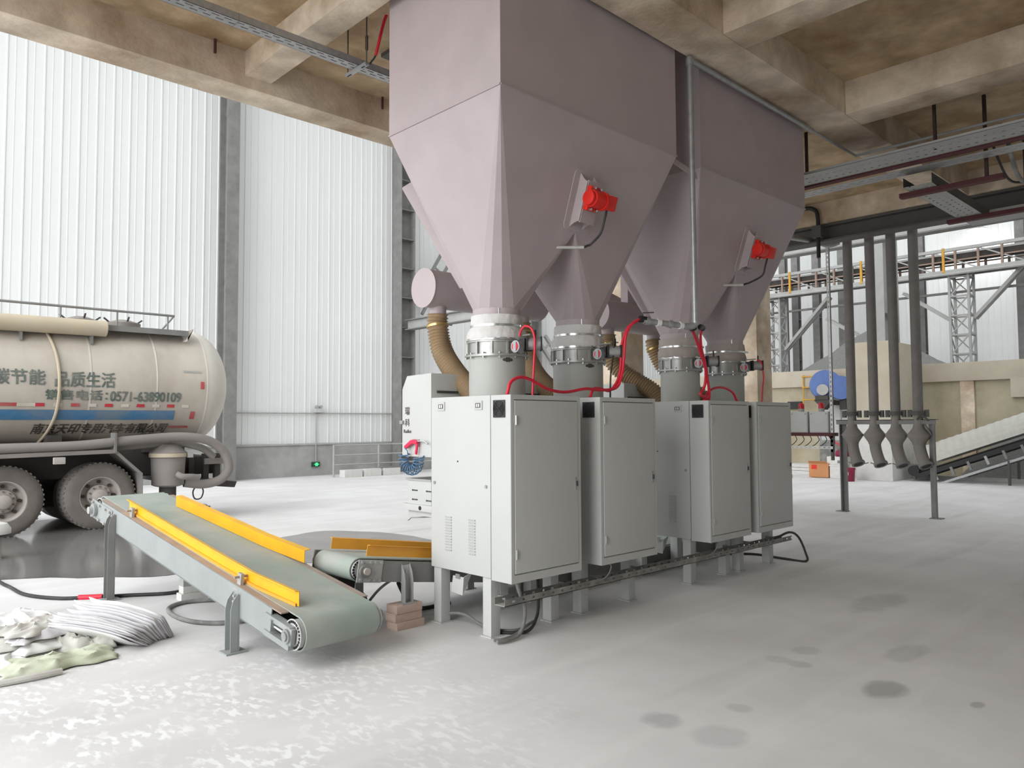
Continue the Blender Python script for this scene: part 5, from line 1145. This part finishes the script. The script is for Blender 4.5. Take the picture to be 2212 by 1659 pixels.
# gravel
def heap(lab, cx, cy, rx, ry, h, seed, clip=None, zb=0):
    n = 40; vs = []; 
    for i in range(n + 1):
        for j in range(n + 1):
            u, v = i/n*2 - 1, j/n*2 - 1; x, y = cx + u*rx, cy + v*ry; r = math.hypot(u, v)
            z = zb + h*max(0, 1 - r) + .12*noise.noise(Vector((x*1.3, y*1.3, seed)))*max(0, 1.05 - r)
            if clip: x = min(max(x, clip[0]), clip[1])
            vs.append((x, y, max(z, zb)))
    fs = [(i*(n+1)+j, (i+1)*(n+1)+j, (i+1)*(n+1)+j+1, i*(n+1)+j+1) for i in range(n) for j in range(n)]
    o = MB().add(vs, fs).build('gravel_heap', 'gravel', smooth=1.0); o['kind'] = 'stuff'; return tag(o, lab, 'gravel')
heap('grey gravel heap rising above the retaining wall behind the pier', 26.7, 10.3, 2.2, 8.5, 4.75, 3.0, (24.7, 28.6))
heap('grey gravel heap spilling beside the sloping belt conveyor', 24.0, 4.0, 1.15, 2.9, 3.1, 5.0, (22.8, 24.1))
# sloping conveyor at far right
t = thing('sloping_conveyor', 'pale hooded belt conveyor sloping up to the right frame edge', 'conveyor', (22.2, 5, 0))
q0, q1 = Vector((22.2, 7.35, .22)), Vector((22.2, 1.5, 2.42)); d = (q1 - q0).normalized(); L = (q1 - q0).length; w_ = Vector((1, 0, 0)).cross(d); w_ = w_ if w_.z > 0 else -w_
m = MB(); vs = []; ns = 60; na = 12
for i in range(ns + 1):
    s = .35 + (L - .35)*i/ns
    for k in range(na + 1):
        a = PI*k/na; rr = .43 + (.012 if i % 2 else 0); vs.append(q0 + d*s - Vector((1, 0, 0))*rr*math.cos(a) + w_*(.10 + rr*1.15*math.sin(a)))
m.add(vs, [(i*(na+1)+k, (i+1)*(na+1)+k, (i+1)*(na+1)+k+1, i*(na+1)+k+1) for i in range(ns) for k in range(na)]).build('hood', 'conveyor_hood', t, smooth=0)
for s in (-1, 1): MB().bar(q0 + Vector((s*.42, 0, 0)) - w_*.12, q1 + Vector((s*.42, 0, 0)) - w_*.12, .05, .12, w_).build('side_frame', 'cabinet_dark', t)
MB().bar(q0 - w_*.02, q1 - w_*.02, .7, .02, w_).build('belt', 'cabinet_dark', t)
k = 0; s = .5
while s < L:
    MB().bar(q0 + d*s + Vector((-.44, 0, 0)) - w_*.14, q0 + d*s + Vector((-.44, 0, 0)) - w_*.36, .06, .05, (1, 0, 0)).build('idler_bracket', 'steel_grey' if k % 3 else 'steel_light', t); s += .42; k += 1
for s in (-1, 1): MB().bar(q0 + Vector((s*.44, -.2, 0)) - w_*.40, q1 + Vector((s*.44, 0, 0)) - w_*.40, .05, .06, w_).build('lower_rail', 'galvanised' if s < 0 else 'steel_dark', t)
for s in (2.2, 4.6):
    for x in (-.44, .44): p = q0 + d*s + Vector((x, 0, 0)) - w_*.42; MB().cyl((p.x, p.y, 0), p, .035, 8).build('leg', 'steel_dark', t)
MB().cyl(q0 + Vector((-.4, 0, .05)), q0 + Vector((.4, 0, .05)), .14, 18).build('tail_drum', 'cabinet_dark', t)
# ---- gallery, towers, columns against the far wall
def lattice_col(lab, x, y, z0, z1, w, mt):
    t = thing('lattice_tower', lab, 'tower', (x, y, z0), 'lattice towers under the gallery')
    cs = [(x - w/2, y - w/2), (x + w/2, y - w/2), (x + w/2, y + w/2), (x - w/2, y + w/2)]
    for a in cs: MB().box(a[0] - .035, a[0] + .035, a[1] - .035, a[1] + .035, z0, z1).build('leg', mt, t)
    z = z0; h = .62
    while z < z1 - .1:
        for k in range(4):
            a, b = cs[k], cs[(k+1) % 4]
            MB().bar((*a, z), (*b, z), .045, .045).build('ring_bar', mt, t); z2 = min(z + h, z1)
            MB().bar((*a, z), (*b, z2), .035, .035).build('diagonal', mt, t)
        z += h
    return t
lattice_col('open steel lattice tower near the right frame edge', 27.35, 7.6, 0, 6.35, .55, 'steel_light')
lattice_col('open steel lattice tower beside the concrete column at the hopper\'s right', 27.35, 13.95, 0, 6.35, .55, 'steel_light')
t = thing('conveyor_gallery', 'rusty truss gallery crossing high along the far wall', 'gallery', (27.4, 6, 6.3))
GY0, GY1 = -6, 20
for x in (27.0, 27.8):
    for z in (6.38, 7.08): MB().box(x - .05, x + .05, GY0, GY1, z - .05, z + .05).build('chord', 'steel_light', t)
    MB().box(x - .02, x + .02, GY0, GY1, 6.70, 6.74).build('mid_rail', 'rust_gallery', t)
y = GY0; k = 0
p0 = MB().box(26.96, 27.04, -.03, .03, 6.40, 7.08); p0 = p0.build('post', 'rust_gallery', t); first = True
while y < GY1:
    for x in (0, .8):
        o = p0 if first else inst(p0, 'post', t); o.location = (x, y, 0); first = False
    if k % 2 == 0: MB().bar((27.0, y, 6.4), (27.0, y + 1.3, 7.05), .04, .04).build('diagonal', 'steel_light', t)
    if k % 4 == 1: MB().box(26.93, 26.99, y + .3, y + .37, 6.35, 7.15).build('marker_post', 'yellow_post', t)
    y += .65; k += 1
MB().box(27.0, 27.8, GY0, GY1, 6.36, 6.40).build('deck', 'steel_dark', t); MB().box(27.15, 27.65, GY0, GY1, 6.75, 6.95).build('belt_line', 'truck_dark', t)
MB().cyl((26.9, GY0, 6.28), (26.9, GY1, 6.28), .05, 8).build('service_pipe', 'steel_light', t); MB().box(27.6, 27.7, GY0, GY1, 5.75, 5.82).build('lower_girt', 'steel_grey', t)
for (ya, za, yb_, zb, lab) in ((9.35, 5.9, 7.95, 4.85, 'sloping brace left of the right-hand lattice tower'), (7.25, 4.85, 5.5, 6.75, 'paired brace rising right of the right-hand lattice tower'), (13.6, 4.3, 11.9, 6.1, 'paired brace rising from the left-hand lattice tower'), (12.0, 5.3, 10.7, 4.5, 'thin brace between the discharge pipes and the tower')):
    t = thing('gallery_brace', lab, 'brace', (27.4, (ya+yb_)/2, min(za, zb)))
    for s in (0, .22): MB().bar((27.3 + s, ya, za), (27.3 + s, yb_, zb), .10, .10).build('bar', 'steel_light', t)
for y, lab in ((14.45, 'half hidden'), (13.93, 'broad pale'), (13.09, 'third'), (12.09, 'fourth'), (9.33, 'solitary'), (6.3, 'last')):
    i_column('wall_column', {'half hidden': 'far wall steel column partly hidden by the lattice tower', 'broad pale': 'far wall steel column with small brackets, just right of the hopper', 'third': 'far wall steel column behind the slotted strut', 'fourth': 'far wall steel column behind the leftmost discharge pipe', 'solitary': 'far wall steel column just right of the discharge pipes', 'last': 'far wall steel column at the right frame edge'}[lab], 29.0, y, 0, 14.2, .26, .24, 'x', stiff=1.6, mt='steel_grey')
t = thing('high_bay_lamp', 'glowing white lamp high on the far wall', 'lamp', (31.3, 8.1, 8.5))
MB().lathe((31.2, 8.1, 8.72), (0, 0, -1), [(0, .08), (.05, .12), (.2, .34), (.21, .34)], 20).build('shade', 'steel_light', t); MB().cyl((31.2, 8.1, 8.52), (31.2, 8.1, 8.46), .28, 20).build('lens', 'lamp_glow', t); MB().cyl((31.2, 8.1, 8.7), (31.2, 8.1, 14.5), .02, 6).build('stem', 'steel_dark', t)
t = thing('platform_conduit', 'black conduit bend on the platform beam right of the far hopper', 'conduit', (12.8, 5.6, 4.6))
MB().tube(spline([(12.78, 6.6, 5.30), (12.78, 6.0, 5.31), (12.78, 5.78, 5.25), (12.78, 5.72, 5.1), (12.78, 5.72, 4.75), (12.78, 5.72, 4.4)], 6), .035, 8).build('bend', 'cabinet_dark', t); MB().box(12.72, 12.82, 5.65, 5.80, 4.75, 4.95).build('junction_box', 'steel_dark', t)
